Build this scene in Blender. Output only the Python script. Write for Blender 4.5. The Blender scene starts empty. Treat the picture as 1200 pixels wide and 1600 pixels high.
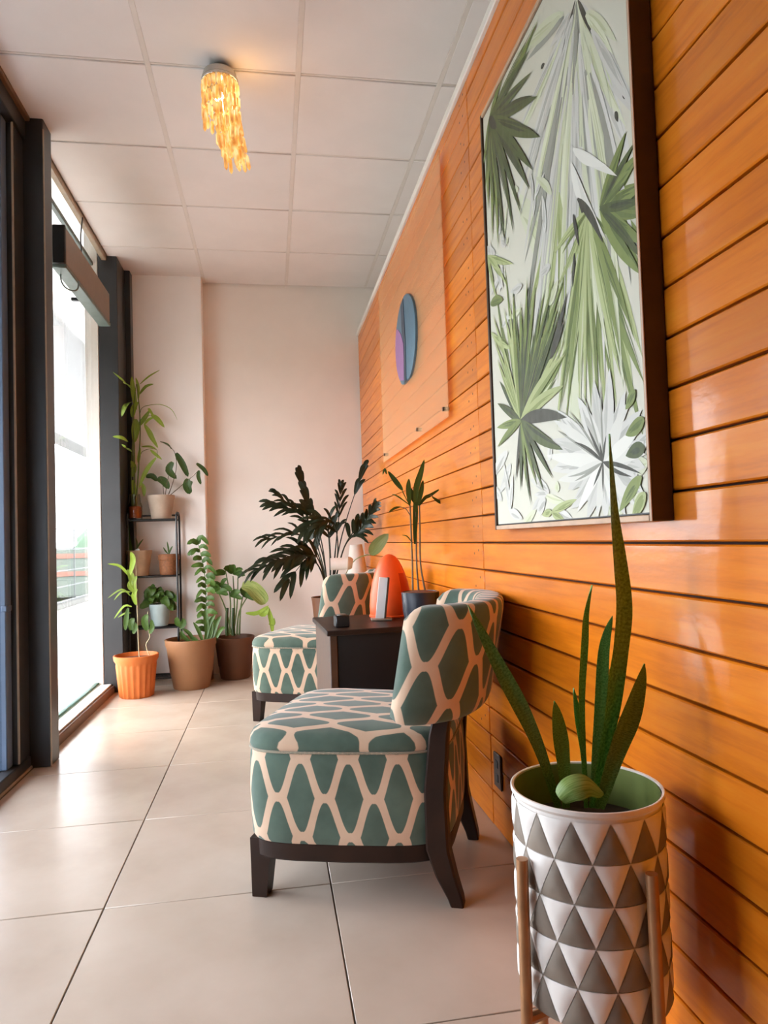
import bpy, bmesh, math, random
from mathutils import Vector, Matrix, noise
random.seed(7)
PI = math.pi
C = bpy.context.scene.collection
scene = bpy.context.scene

# ------------------------------------------------------------------ camera, sky, exposure
CAM = Vector((0.0, 0.0, 0.9512)); FPX = 1093.58
YAW, PITCH, ROLL = 0.1604, 0.0381, -0.0315
def cam_axes():
    cy, sy, cp, sp, cr, sr = math.cos(YAW), math.sin(YAW), math.cos(PITCH), math.sin(PITCH), math.cos(ROLL), math.sin(ROLL)
    fwd = Vector((sy*cp, cy*cp, sp)); right = Vector((cy, -sy, 0)); up = right.cross(fwd)
    return cr*right + sr*up, -sr*right + cr*up, fwd
CR, CU, CF = cam_axes()
def at(px, py, Y):
    """photo pixel at a known distance down the room -> point in the room"""
    d = CF + CR*((px-600)/FPX) + CU*((800-py)/FPX)
    return CAM + d*(Y/d.y)
cd = bpy.data.cameras.new('camera'); cam = bpy.data.objects.new('camera', cd); C.objects.link(cam)
m = Matrix((CR, CU, -CF)).transposed().to_4x4(); m.translation = CAM
cam.matrix_world = m
cd.sensor_fit = 'AUTO'; cd.sensor_width = 36; cd.lens = FPX/1600*36; cd.clip_start = .02; cd.clip_end = 500
scene.camera = cam
scene.view_settings.view_transform = 'Standard'; scene.view_settings.look = 'None'
scene.view_settings.gamma = 1; scene.view_settings.use_curve_mapping = False
scene.view_settings.exposure = 0.1
w = bpy.data.worlds.new('overcast_sky'); scene.world = w; w.use_nodes = True
bg = w.node_tree.nodes['Background']; bg.inputs[0].default_value = (.95, .98, 1.02, 1); bg.inputs[1].default_value = 13.0
sd = bpy.data.lights.new('hazy_sun', 'SUN'); sd.energy = 1.3; sd.angle = math.radians(10); sd.color = (1, .95, .88)
sun = bpy.data.objects.new('hazy_sun', sd); C.objects.link(sun)
sun.rotation_euler = Vector((1.0, -.5, -.36)).to_track_quat('-Z', 'Y').to_euler()
def portal(x, y0, y1, z0, z1):
    l = bpy.data.lights.new('window_portal', 'AREA'); l.shape = 'RECTANGLE'; l.size = z1-z0; l.size_y = y1-y0
    o = bpy.data.objects.new('window_portal', l); C.objects.link(o); l.cycles.is_portal = True
    o.location = (x, (y0+y1)/2, (z0+z1)/2); o.rotation_euler = (0, -PI/2, 0)
portal(-1.19, 3.4, 4.85, .06, 3.3); portal(-1.12, .9, 3.17, .06, 2.8)
cy_ = scene.cycles
cy_.use_denoising = True; cy_.max_bounces = 10; cy_.diffuse_bounces = 5; cy_.transparent_max_bounces = 16; cy_.sample_clamp_indirect = 6
cy_.caustics_reflective = False; cy_.caustics_refractive = False

# ------------------------------------------------------------------ materials
def lin(c):
    c = [x/255 for x in c]
    return tuple(x/12.92 if x <= .04045 else ((x+.055)/1.055)**2.4 for x in c) + (1,)
class NT:
    def __init__(s, name):
        s.m = bpy.data.materials.new(name); s.m.use_nodes = True; s.t = s.m.node_tree; s.t.nodes.clear()
        s.out = s.n('ShaderNodeOutputMaterial')
    def n(s, typ, **kw):
        x = s.t.nodes.new(typ)
        for k, v in kw.items(): setattr(x, k, v)
        return x
    def l(s, a, b): s.t.links.new(a, b)
    def put(s, sock, v):
        if hasattr(v, 'is_linked') or isinstance(v, bpy.types.NodeSocket): s.l(v, sock)
        else: sock.default_value = v
    def math(s, op, a, b=None, c=None):
        x = s.n('ShaderNodeMath', operation=op); s.put(x.inputs[0], a)
        if b is not None: s.put(x.inputs[1], b)
        if c is not None: s.put(x.inputs[2], c)
        return x.outputs[0]
    def coords(s, kind='Object', scale=(1, 1, 1)):
        t = s.n('ShaderNodeTexCoord'); mp = s.n('ShaderNodeMapping'); mp.inputs['Scale'].default_value = scale
        s.l(t.outputs[kind], mp.inputs[0]); return mp.outputs[0]
    def noise(s, vec, scale=5, detail=4, rough=.55, out='Fac'):
        x = s.n('ShaderNodeTexNoise'); s.l(vec, x.inputs['Vector']); x.inputs['Scale'].default_value = scale
        x.inputs['Detail'].default_value = detail; x.inputs['Roughness'].default_value = rough; return x.outputs[out]
    def ramp(s, fac, stops):
        x = s.n('ShaderNodeValToRGB'); s.l(fac, x.inputs[0]); e = x.color_ramp.elements
        while len(e) < len(stops): e.new(.5)
        for el, (p, c) in zip(e, stops): el.position = p; el.color = c
        return x.outputs[0]
    def mix(s, fac, a, b, blend='MIX'):
        x = s.n('ShaderNodeMix', data_type='RGBA', blend_type=blend)
        s.put(x.inputs[0], fac); s.put(x.inputs[6], a); s.put(x.inputs[7], b); return x.outputs[2]
    def rnd(s): return s.n('ShaderNodeObjectInfo').outputs['Random']
    def bump(s, h, strength=.3, dist=.002):
        x = s.n('ShaderNodeBump'); x.inputs['Strength'].default_value = strength; x.inputs['Distance'].default_value = dist
        s.l(h, x.inputs['Height']); return x.outputs[0]
    def bsdf(s, color, rough=.5, metal=0, normal=None, coat=0, coat_rough=.1, sheen=0, emit=None, estr=0, spec=.5, coat_normal=None):
        b = s.n('ShaderNodeBsdfPrincipled')
        s.put(b.inputs['Base Color'], color); s.put(b.inputs['Roughness'], rough); b.inputs['Metallic'].default_value = metal
        b.inputs['Coat Weight'].default_value = coat; b.inputs['Coat Roughness'].default_value = coat_rough
        b.inputs['Sheen Weight'].default_value = sheen; b.inputs['Specular IOR Level'].default_value = spec
        if normal is not None: s.l(normal, b.inputs['Normal'])
        if coat_normal is not None: s.l(coat_normal, b.inputs['Coat Normal'])
        if emit: b.inputs['Emission Color'].default_value = emit; b.inputs['Emission Strength'].default_value = estr
        return b.outputs[0]
    def done(s, shader): s.l(shader, s.out.inputs[0]); return s.m

def simple(name, rgb, rough=.5, metal=0, var=.12, scale=20, bump=.0, coat=0, spec=.5, emit=None, estr=0, objvar=0):
    t = NT(name); v = t.coords('Object'); nz = t.noise(v, scale, 4)
    c = lin(rgb); dk = tuple(x*(1-var) for x in c[:3])+(1,); lt = tuple(min(1, x*(1+var)) for x in c[:3])+(1,)
    col = t.ramp(nz, [(.3, dk), (.7, lt)])
    if objvar:
        f = t.math('MULTIPLY_ADD', t.rnd(), objvar, 1-objvar/2); col = t.mix(1.0, col, f, 'MULTIPLY')
    nm = t.bump(nz, bump, .002) if bump else None
    return t.done(t.bsdf(col, rough, metal, nm, coat, spec=spec, emit=emit, estr=estr))

def mat_wood():
    t = NT('varnished_orange_wood'); tc = t.n('ShaderNodeTexCoord'); oi = t.n('ShaderNodeObjectInfo')
    add = t.n('ShaderNodeVectorMath', operation='ADD'); t.l(tc.outputs['Object'], add.inputs[0])
    sc = t.n('ShaderNodeVectorMath', operation='SCALE'); sc.inputs[0].default_value = (3, 17, 7); t.l(oi.outputs['Random'], sc.inputs['Scale'])
    t.l(sc.outputs[0], add.inputs[1])
    mp = t.n('ShaderNodeMapping'); mp.inputs['Scale'].default_value = (6, 1.1, 16); t.l(add.outputs[0], mp.inputs[0])
    g = t.noise(mp.outputs[0], 3.0, 6, .6)
    mp2 = t.n('ShaderNodeMapping'); mp2.inputs['Scale'].default_value = (1, 1.5, 3); t.l(add.outputs[0], mp2.inputs[0])
    big = t.noise(mp2.outputs[0], 2.2, 3)
    c = t.ramp(g, [(.25, lin((182, 92, 6))), (.5, lin((220, 121, 16))), (.78, lin((230, 140, 34)))])
    c = t.mix(t.ramp(big, [(.35, (0, 0, 0, 1)), (.75, (.6, .6, .6, 1))]), c, lin((204, 104, 8)))
    c = t.mix(1.0, c, t.math('MULTIPLY_ADD', oi.outputs['Random'], .24, .84), 'MULTIPLY')
    mp3 = t.n('ShaderNodeMapping'); mp3.inputs['Scale'].default_value = (1, 8, 22); t.l(add.outputs[0], mp3.inputs[0])
    rip = t.noise(mp3.outputs[0], 2.0, 3)
    nm = t.bump(rip, .22, .003); cn = t.bump(rip, .12, .003)
    return t.done(t.bsdf(c, .42, 0, nm, coat=.42, coat_rough=.11, coat_normal=cn, spec=.2))
def mat_trellis(name, deep, pale, half=.0115):
    t = NT(name); uv = t.n('ShaderNodeUVMap'); uv.uv_map = 'UVMap'; sp = t.n('ShaderNodeSeparateXYZ'); t.l(uv.outputs[0], sp.inputs[0])
    W, H = .127, .2
    a = t.math('MULTIPLY', sp.outputs[0], 2*PI/W); b = t.math('MULTIPLY', sp.outputs[1], 2*PI/H)
    ca = t.math('COSINE', a); sa = t.math('ABSOLUTE', t.math('SINE', a))
    tri = t.math('DIVIDE', t.math('ARCCOSINE', t.math('MULTIPLY', t.math('COSINE', b), .9999)), PI)
    s3 = t.math('MULTIPLY', t.math('SINE', t.math('MULTIPLY', t.math('ARCCOSINE', t.math('MULTIPLY', ca, .9999)), 2)), .075)
    D = t.math('ADD', t.math('SUBTRACT', t.math('MULTIPLY_ADD', ca, .5, .5), tri), s3)
    gu = t.math('MULTIPLY', sa, PI/W); g = t.math('SQRT', t.math('ADD', t.math('MULTIPLY', gu, gu), (2/H)**2))
    d = t.math('DIVIDE', t.math('ABSOLUTE', D), g)
    mr = t.n('ShaderNodeMapRange'); t.l(d, mr.inputs[0]); mr.inputs[1].default_value = half; mr.inputs[2].default_value = half+.002
    v = t.coords('Object'); nz = t.noise(v, 9, 4); wv = t.noise(v, 900, 2)
    body = t.ramp(nz, [(.3, lin(deep)), (.7, lin(pale))])
    line = t.ramp(nz, [(.3, lin((200, 166, 138))), (.7, lin((216, 184, 156)))])
    c = t.mix(mr.outputs[0], line, body)
    return t.done(t.bsdf(c, .8, 0, t.bump(wv, .15, .0006), sheen=.25, spec=.25))
def mat_leaf(name, base, edge, stripe=0, rough=.42, trans=.25):
    t = NT(name); uv = t.n('ShaderNodeUVMap'); uv.uv_map = 'UVMap'
    mp = t.n('ShaderNodeMapping'); mp.inputs['Scale'].default_value = (14, 1.5, 1) if not stripe else (3, 60, 1); t.l(uv.outputs[0], mp.inputs[0])
    nz = t.noise(mp.outputs[0], 2.0 if stripe else 1.5, 3)
    c = t.ramp(nz, [(.35, lin(base)), (.7, lin(edge))])
    c = t.mix(1.0, c, t.math('MULTIPLY_ADD', t.rnd(), .5, .75), 'MULTIPLY')
    a = t.bsdf(c, rough, 0, t.bump(nz, .1, .001), spec=.4)
    if trans:
        tr = t.n('ShaderNodeBsdfTranslucent'); t.l(c, tr.inputs[0]); mx = t.n('ShaderNodeMixShader'); mx.inputs[0].default_value = trans
        t.l(a, mx.inputs[1]); t.l(tr.outputs[0], mx.inputs[2]); a = mx.outputs[0]
    return t.done(a)
def mat_glass(name, tint=(1, 1, 1, 1), refl=.06, diff=None, dfac=0, fm=.6):
    t = NT(name); tr = t.n('ShaderNodeBsdfTransparent'); tr.inputs[0].default_value = tint
    gl = t.n('ShaderNodeBsdfGlossy'); gl.inputs['Roughness'].default_value = .02
    fr = t.n('ShaderNodeLayerWeight'); fr.inputs[0].default_value = .12
    fac = t.math('MULTIPLY_ADD', fr.outputs['Fresnel'], fm, refl*.3)
    mx = t.n('ShaderNodeMixShader'); t.l(fac, mx.inputs[0]); t.l(tr.outputs[0], mx.inputs[1]); t.l(gl.outputs[0], mx.inputs[2]); s = mx.outputs[0]
    if diff:
        d = t.n('ShaderNodeBsdfDiffuse'); d.inputs[0].default_value = lin(diff); m2 = t.n('ShaderNodeMixShader'); m2.inputs[0].default_value = dfac
        t.l(s, m2.inputs[1]); t.l(d.outputs[0], m2.inputs[2]); s = m2.outputs[0]
    return t.done(s)
def mat_floor():
    t = NT('cream_porcelain_tile'); v = t.coords('Object'); n1 = t.noise(v, 3, 5); n2 = t.noise(v, 60, 3)
    c = t.ramp(n1, [(.3, lin((190, 171, 153))), (.7, lin((206, 189, 172)))])
    c = t.mix(1.0, c, t.math('MULTIPLY_ADD', t.rnd(), .06, .96), 'MULTIPLY')
    r = t.math('MULTIPLY_ADD', n2, .08, .2)
    return t.done(t.bsdf(c, r, 0, t.bump(n1, .04, .002), spec=.5))
def mat_art():
    t = NT('printed_canvas'); at_ = t.n('ShaderNodeAttribute'); at_.attribute_name = 'Col'
    v = t.coords('Object', (1, 9, 5)); nz = t.noise(v, 6, 5)
    c = t.mix(t.math('MULTIPLY', nz, .12), at_.outputs['Color'], lin((212, 209, 192)))
    return t.done(t.bsdf(c, .55, spec=.3))
def mat_terrace():
    t = NT('pale_terrace_paving'); br = t.n('ShaderNodeTexBrick'); v = t.coords('Object'); t.l(v, br.inputs['Vector'])
    br.offset = 0; br.inputs['Scale'].default_value = 1; br.inputs['Brick Width'].default_value = .6; br.inputs['Row Height'].default_value = .6
    br.inputs['Mortar Size'].default_value = .008
    br.inputs['Color1'].default_value = lin((226, 222, 216)); br.inputs['Color2'].default_value = lin((220, 217, 212)); br.inputs['Mortar'].default_value = lin((150, 146, 142))
    return t.done(t.bsdf(br.outputs[0], .4))

M = {
 'wood': mat_wood(), 'floor': mat_floor(), 'art': mat_art(), 'terrace': mat_terrace(),
 'grout': simple('dark_grout', (96, 88, 78), .9), 'backing': simple('dark_wall_backing', (60, 26, 8), .8),
 'plaster': simple('cream_plaster', (234, 225, 216), .75, var=.03, scale=3, bump=.03),
 'brownwall': simple('brown_grey_fill_cut', (92, 74, 60), .8, var=.05, scale=3), 'pillarpaint': simple('white_pillar_paint', (246, 241, 237), .7, var=.02, scale=3), 'ceil': simple('ceiling_board', (224, 216, 211), .85, var=.03, scale=4, objvar=.05), 'tbar': simple('white_painted_tee', (214, 204, 195), .5, var=.03),  # brown-grey is darkened to cut fill from the unseen walls
 'ceilback': simple('void_above_tiles', (60, 52, 46), .9),
 'white': simple('white_paint', (232, 226, 218), .5, var=.03), 'frame': simple('charcoal_aluminium', (44, 44, 45), .38, var=.15, scale=6),
 'framelight': simple('beige_gasket', (168, 150, 128), .5), 'blueframe': simple('blue_grey_aluminium', (84, 100, 122), .35, var=.12, scale=4),
 'glass': mat_glass('clear_window_glass'), 'film': mat_glass('blue_tinted_glass', (.76, .79, .83, 1), .1), 'tint': mat_glass('greenish_glass_edge', lin((170, 200, 190)), .1, (120, 150, 140), .5),
 'sillwhite': simple('white_sill_stone', (228, 224, 220), .3, var=.03),
 'browntrim': simple('brown_trim', (112, 84, 62), .5), 'espresso': simple('espresso_stained_wood', (42, 25, 16), .45, var=.3, scale=12, spec=.25),
 'fabric': mat_trellis('teal_trellis_fabric', (66, 82, 70), (88, 106, 92)),
 'goldwood': simple('copper_gold_wood', (170, 122, 82), .35, metal=.35, var=.15), 'potwhite': simple('matt_white_ceramic', (240, 231, 222), .55, var=.05, scale=14, bump=.05),
 'potgrey': simple('taupe_grey_glaze', (134, 120, 106), .5, var=.22, scale=14, bump=.05), 'potin': simple('olive_reflection', (112, 122, 62), .4, var=.12),  # olive stands for green light reflected inside the pot
 'soil': simple('dark_soil', (48, 34, 24), .95, var=.5, scale=60, bump=.6), 'brownsoil': simple('brown_soil', (110, 62, 34), .95, var=.4, scale=60, bump=.6),
 'snake': mat_leaf('snake_plant_green', (66, 112, 40), (128, 172, 92), stripe=1, rough=.38, trans=.1), 'snakelight': mat_leaf('pale_curled_leaf', (112, 142, 62), (168, 190, 112), rough=.45),
 'palm': mat_leaf('dark_palm_green', (20, 28, 14), (38, 48, 22), rough=.4, trans=.12), 'palmpale': mat_leaf('olive_green_leaf', (112, 118, 58), (138, 142, 84)),
 'lime': mat_leaf('fresh_green_leaf', (124, 150, 44), (172, 194, 84), trans=.35), 'mid': mat_leaf('mid_green_leaf', (62, 92, 34), (100, 130, 56), trans=.3),
 'deep': mat_leaf('deep_green_leaf', (44, 66, 26), (76, 100, 42), trans=.2), 'variegated': mat_leaf('variegated_leaf', (120, 146, 66), (206, 214, 142), trans=.3),
 'greystem': simple('grey_brown_stem', (96, 82, 60), .7), 'greenstem': simple('green_stem', (92, 110, 50), .6), 'palestem': simple('pale_stem', (190, 178, 140), .6),
 'terracotta': simple('orange_terracotta', (196, 104, 42), .6, var=.12, scale=8), 'brownpot': simple('brown_plastic_pot', (142, 98, 64), .55, var=.1, scale=6),
 'darkpot': simple('dark_brown_pot', (104, 64, 40), .55, var=.12, scale=6), 'greypot': simple('taupe_pot', (172, 152, 134), .6, var=.08),
 'peachpot': simple('grey_peach_pot', (170, 140, 112), .6, var=.25, scale=9), 'palebluepot': simple('pale_blue_pot', (176, 194, 194), .4, var=.06),
 'wicker': simple('brown_wicker', (132, 82, 48), .7, var=.3, scale=80, bump=.5), 'navy': simple('navy_glazed_pot', (40, 44, 54), .25, var=.2, scale=10),
 'blacktube': simple('black_steel_tube', (22, 22, 24), .35), 'blackplastic': simple('black_plastic', (18, 18, 20), .4),
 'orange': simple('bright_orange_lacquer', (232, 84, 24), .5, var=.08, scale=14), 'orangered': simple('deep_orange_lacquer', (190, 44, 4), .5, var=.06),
 'card': simple('white_card', (236, 230, 224), .6, var=.03), 'linen': simple('white_linen', (232, 222, 212), .8, var=.04), 'tanend': simple('tan_card', (206, 172, 140), .7, var=.05),
 'shade': simple('white_lamp_shade', (244, 236, 226), .8, var=.02), 'boxgrey': simple('taupe_metal_case', (126, 110, 94), .4, var=.08), 'greybar': simple('grey_green_rail', (96, 108, 102), .4),
 'silver': simple('brushed_silver', (190, 186, 180), .25, metal=.9), 'amberglass': mat_glass('clear_jar_glass', lin((240, 240, 232)), .15), 'ambercontents': simple('amber_gravel', (176, 78, 22), .7, var=.35, scale=120, bump=.6),
 'perspex': mat_glass('frosted_clear_sheet', lin((255, 240, 224)), .02, (246, 206, 160), .25, fm=.12),
 'ovalblue': simple('slate_blue_enamel', (76, 108, 126), .45, var=.08), 'ovaldark': simple('dark_blue_line', (44, 58, 74), .5), 'ovalpurple': simple('mauve_enamel', (148, 104, 150), .45, var=.06),
 'nail': simple('dark_nail', (70, 34, 14), .6), 'frameside': simple('dark_walnut', (72, 44, 24), .5, var=.15), 'framefront': simple('light_wood_edge', (196, 160, 130), .5),
 'fascia': simple('grey_concrete', (112, 112, 111), .8, var=.08, scale=2), 'soffit': simple('white_soffit', (236, 233, 228), .7, var=.03, scale=2), 'dimlamp': simple('bronze_downlight', (120, 96, 76), .5),
 'kerb': simple('pale_kerb', (110, 110, 106), .7), 'rail': simple('grey_rail', (80, 84, 84), .5), 'salmon': simple('salmon_paint', (150, 104, 92), .8), 'haze_green': simple('hazy_green', (96, 118, 98), .9, var=.15, scale=.8),
 'farwall': simple('pale_far_wall', (110, 118, 110), .9, var=.08, scale=.3),
 'white_board': simple('white_board', (236, 230, 224), .4, var=.02),
}
t = NT('lit_crystal'); bs = t.n('ShaderNodeBsdfPrincipled'); bs.inputs['Base Color'].default_value = (.5, .34, .14, 1); bs.inputs['Roughness'].default_value = .12
gz = t.noise(t.coords('Object', (1, 1, .45)), 42, 2)
t.l(t.ramp(gz, [(.36, (.55, .15, .02, 1)), (.5, (.85, .42, .09, 1)), (.66, (1, .78, .36, 1))]), bs.inputs['Emission Color']); bs.inputs['Emission Strength'].default_value = .8
M['crystal'] = t.done(bs.outputs[0])
t = NT('bulb_glow'); em = t.n('ShaderNodeEmission'); em.inputs[0].default_value = (1, .72, .38, 1); em.inputs[1].default_value = 14; M['bulb'] = t.done(em.outputs[0])

# ------------------------------------------------------------------ mesh helpers
class MB:
    def __init__(s): s.v = []; s.f = []; s.uv = []; s.mi = []
    def add(s, verts, faces, uvs=None, mi=0):
        o = len(s.v); s.v += [tuple(p) for p in verts]
        for k, f in enumerate(faces):
            s.f.append([i+o for i in f]); s.uv.append(uvs[k] if uvs else [(0, 0)]*len(f)); s.mi.append(mi)
        return s
    def box(s, x0, x1, y0, y1, z0, z1, bev=0, mi=0, mat=None):
        bm = bmesh.new(); bmesh.ops.create_cube(bm, size=1)
        for v in bm.verts: v.co = Vector(((x0+x1)/2+v.co.x*(x1-x0), (y0+y1)/2+v.co.y*(y1-y0), (z0+z1)/2+v.co.z*(z1-z0)))
        if bev: bmesh.ops.bevel(bm, geom=bm.edges[:], offset=bev, segments=1, affect='EDGES')
        if mat: bm.transform(mat)
        bm.verts.index_update(); s.add([v.co[:] for v in bm.verts], [[v.index for v in f.verts] for f in bm.faces], mi=mi); bm.free(); return s
    def rings(s, rings, cap0=True, cap1=True, mi=0, uvr=None, closed=True):
        n = len(rings[0]); V = [p for r in rings for p in r]; F = []; U = []
        m = n if closed else n-1
        for i in range(len(rings)-1):
            for j in range(m):
                j2 = (j+1) % n
                F.append([i*n+j, i*n+j2, (i+1)*n+j2, (i+1)*n+j])
                if uvr: U.append([uvr(i, j), uvr(i, j+1), uvr(i+1, j+1), uvr(i+1, j)])
                else: U.append([(j/n, i), ((j+1)/n, i), ((j+1)/n, i+1), (j/n, i+1)])
        if cap0: F.append(list(range(n))[::-1]); U.append([(0, 0)]*n)
        if cap1: F.append([(len(rings)-1)*n+j for j in range(n)]); U.append([(0, 0)]*n)
        s.add(V, F, U, mi); return s
    def lathe(s, prof, n=24, c=(0, 0, 0), mi=0, wob=None, cap0=True, cap1=True):
        R = []
        for r, z in prof:
            R.append([(c[0]+(r+(wob(2*PI*j/n, z) if wob else 0))*math.cos(2*PI*j/n), c[1]+(r+(wob(2*PI*j/n, z) if wob else 0))*math.sin(2*PI*j/n), c[2]+z) for j in range(n)])
        return s.rings(R, cap0, cap1, mi)
    def tube(s, pts, r, n=8, mi=0, smooth=0):
        pts = [Vector(p) for p in pts]
        if smooth: pts = spline(pts, smooth)
        rs = r if callable(r) else (lambda t: r)
        R = []; prev = None
        for i, p in enumerate(pts):
            d = (pts[min(i+1, len(pts)-1)]-pts[max(i-1, 0)]).normalized()
            a = d.orthogonal().normalized() if prev is None else (prev-d*prev.dot(d)).normalized()
            prev = a; b = d.cross(a); rr = rs(i/(len(pts)-1))
            R.append([p+(a*math.cos(2*PI*j/n)+b*math.sin(2*PI*j/n))*rr for j in range(n)])
        return s.rings(R, mi=mi)
    def blade(s, pts, width, up=(0, 0, 1), fold=.25, th=.0012, seg=6, prof=None, twist=0, mi=0):
        """leaf: pts along the midrib, width = full width, a V-folded closed surface with a top and a bottom"""
        P = spline([Vector(p) for p in pts], seg); n = len(P); up = Vector(up); R = []
        prof = prof or (lambda t: math.sin(PI*min(1, .06+.94*t))**.75 if t < 1 else 0)
        for i, p in enumerate(P):
            t = i/(n-1); d = (P[min(i+1, n-1)]-P[max(i-1, 0)]).normalized()
            sd = d.cross(up)
            if sd.length < .05: sd = d.cross(Vector((1, 0, 0)))
            sd.normalize(); nr = sd.cross(d).normalized()
            if twist: q = Matrix.Rotation(twist*t, 3, d); sd = q @ sd; nr = q @ nr
            hw = max(.0004, width*.5*prof(t)); e = nr*hw*fold; h = nr*th*.5
            R.append([p-sd*hw+e, p-sd*hw*.5+e*.4+h, p+h, p+sd*hw*.5+e*.4+h, p+sd*hw+e, p+sd*hw*.5+e*.4-h, p-h, p-sd*hw*.5+e*.4-h])
        us = [0, .25, .5, .75, 1, .75, .5, .25, 0]
        return s.rings(R, mi=mi, uvr=lambda i, j: (us[j], i/(n-1)))
    def build(s, name, mats, parent=None, smooth=40, loc=None):
        me = bpy.data.meshes.new(name); me.from_pydata(s.v, [], s.f)
        uvl = me.uv_layers.new(name='UVMap'); k = 0; flat = []
        for u in s.uv:
            for a in u: flat += [a[0], a[1]]
        uvl.data.foreach_set('uv', flat)
        mats = mats if isinstance(mats, list) else [mats]
        for x in mats: me.materials.append(M[x])
        me.polygons.foreach_set('material_index', s.mi)
        bm = bmesh.new(); bm.from_mesh(me); bmesh.ops.recalc_face_normals(bm, faces=bm.faces[:]); bm.to_mesh(me); bm.free()
        if smooth:
            me.polygons.foreach_set('use_smooth', [True]*len(me.polygons)); me.set_sharp_from_angle(angle=math.radians(smooth))
        me.update(); o = bpy.data.objects.new(name, me); C.objects.link(o)
        if parent: o.parent = parent
        if loc: o.location = loc
        return o
def spline(P, k):
    if len(P) < 3 and k: return [P[0].lerp(P[-1], i/k) for i in range(k+1)]
    out = []
    for i in range(len(P)-1):
        a, b, c, d = P[max(i-1, 0)], P[i], P[i+1], P[min(i+2, len(P)-1)]
        for q in range(k):
            t = q/k; out.append(.5*((2*b)+(c-a)*t+(2*a-5*b+4*c-d)*t*t+(3*b-a-3*c+d)*t**3))
    out.append(P[-1]); return out
def thing(name, label, cat, loc=(0, 0, 0), rz=0, group=None):
    o = bpy.data.objects.new(name, None); C.objects.link(o); o.empty_display_size = .05; o.location = loc; o.rotation_euler = (0, 0, rz)
    o['label'] = label; o['category'] = cat
    if group: o['group'] = group
    return o
def tag(o, label, cat, group=None):
    o['label'] = label; o['category'] = cat
    if group: o['group'] = group
    return o
def struct(o): o['kind'] = 'structure'; return o
def root(name):
    o = bpy.data.objects.new(name, None); C.objects.link(o); o.empty_display_size = .05; o['kind'] = 'structure'; return o
def share(src, name, loc, parent, scale=(1, 1, 1), rot=(0, 0, 0)):
    c = src.copy(); c.name = name; C.objects.link(c); c.parent = parent; c.location = loc; c.scale = scale; c.rotation_euler = rot; return c
def dup(r, loc, rz, label, group=None):
    n = r.copy(); C.objects.link(n); n.location = loc; n.rotation_euler = (0, 0, rz); n['label'] = label
    if group: n['group'] = group
    for ch in list(r.children):
        c = ch.copy(); C.objects.link(c); c.parent = n
        for g in ch.children:
            d = g.copy(); C.objects.link(d); d.parent = c
    return n
# ------------------------------------------------------------------ room shell
XW, XL, YB, YN, ZC, ZTOP = .698, -1.05, 5.32, -3.0, 2.904, 2.523
fl = root('floor')
MB().box(XL-.02, 1.1, YN, YB, -.08, -.003).build('grout_bed', 'grout', fl)
gx = [XL, -.461, .139, .739]; gy = [YN] + [1.382+.6*k for k in range(-7, 7)] + [YB]
for i in range(3):
    for j in range(len(gy)-1):
        x0, x1, y0, y1 = gx[i], gx[i+1], gy[j], gy[j+1]
        if i == 2: x1 = .775
        g = .0019
        MB().box(x0-(x0+x1)/2+g, (x1-x0)/2-g, -(y1-y0)/2+g, (y1-y0)/2-g, -.02, 0, bev=.0012).build('floor_tile', 'floor', fl, loc=((x0+x1)/2, (y0+y1)/2, 0))
ce = root('ceiling')
MB().box(-1.06, 1.1, YN, YB, ZC+.03, ZC+.06).build('slab', 'ceilback', ce)
cx = [XL, -.448, .159, .766, 1.06]; cy = [2.871+.607*k for k in range(-10, 5)]; cy[0] = YN; cy[-1] = YB
for i in range(4):
    for j in range(len(cy)-1):
        x0, x1, y0, y1 = cx[i], cx[i+1], cy[j], cy[j+1]
        dz = random.uniform(-.0015, .0015)
        MB().box(-(x1-x0)/2+.009, (x1-x0)/2-.009, -(y1-y0)/2+.009, (y1-y0)/2-.009, 0, .012, bev=.003).build('ceiling_tile', 'ceil', ce, loc=((x0+x1)/2, (y0+y1)/2, ZC+dz))
for x in cx[1:4]: MB().box(x-.0115, x+.0115, YN, YB, ZC-.001, ZC+.022, bev=.002).build('main_tee', 'tbar', ce)
for y in cy[1:-1]: MB().box(XL, 1.06, y-.0045, y+.0065, ZC+.003, ZC+.02).build('cross_tee', 'tbar', ce)
struct(MB().box(XL-.03, XL+.004, 3.42, 5.2, ZC-.03, ZC+.03, bev=.004).build('trim_1', 'framelight'))
struct(MB().box(XL-.02, XL+.02, YN, 3.30, ZC-.02, ZC+.03, bev=.004).build('trim_2', 'browntrim'))

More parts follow.
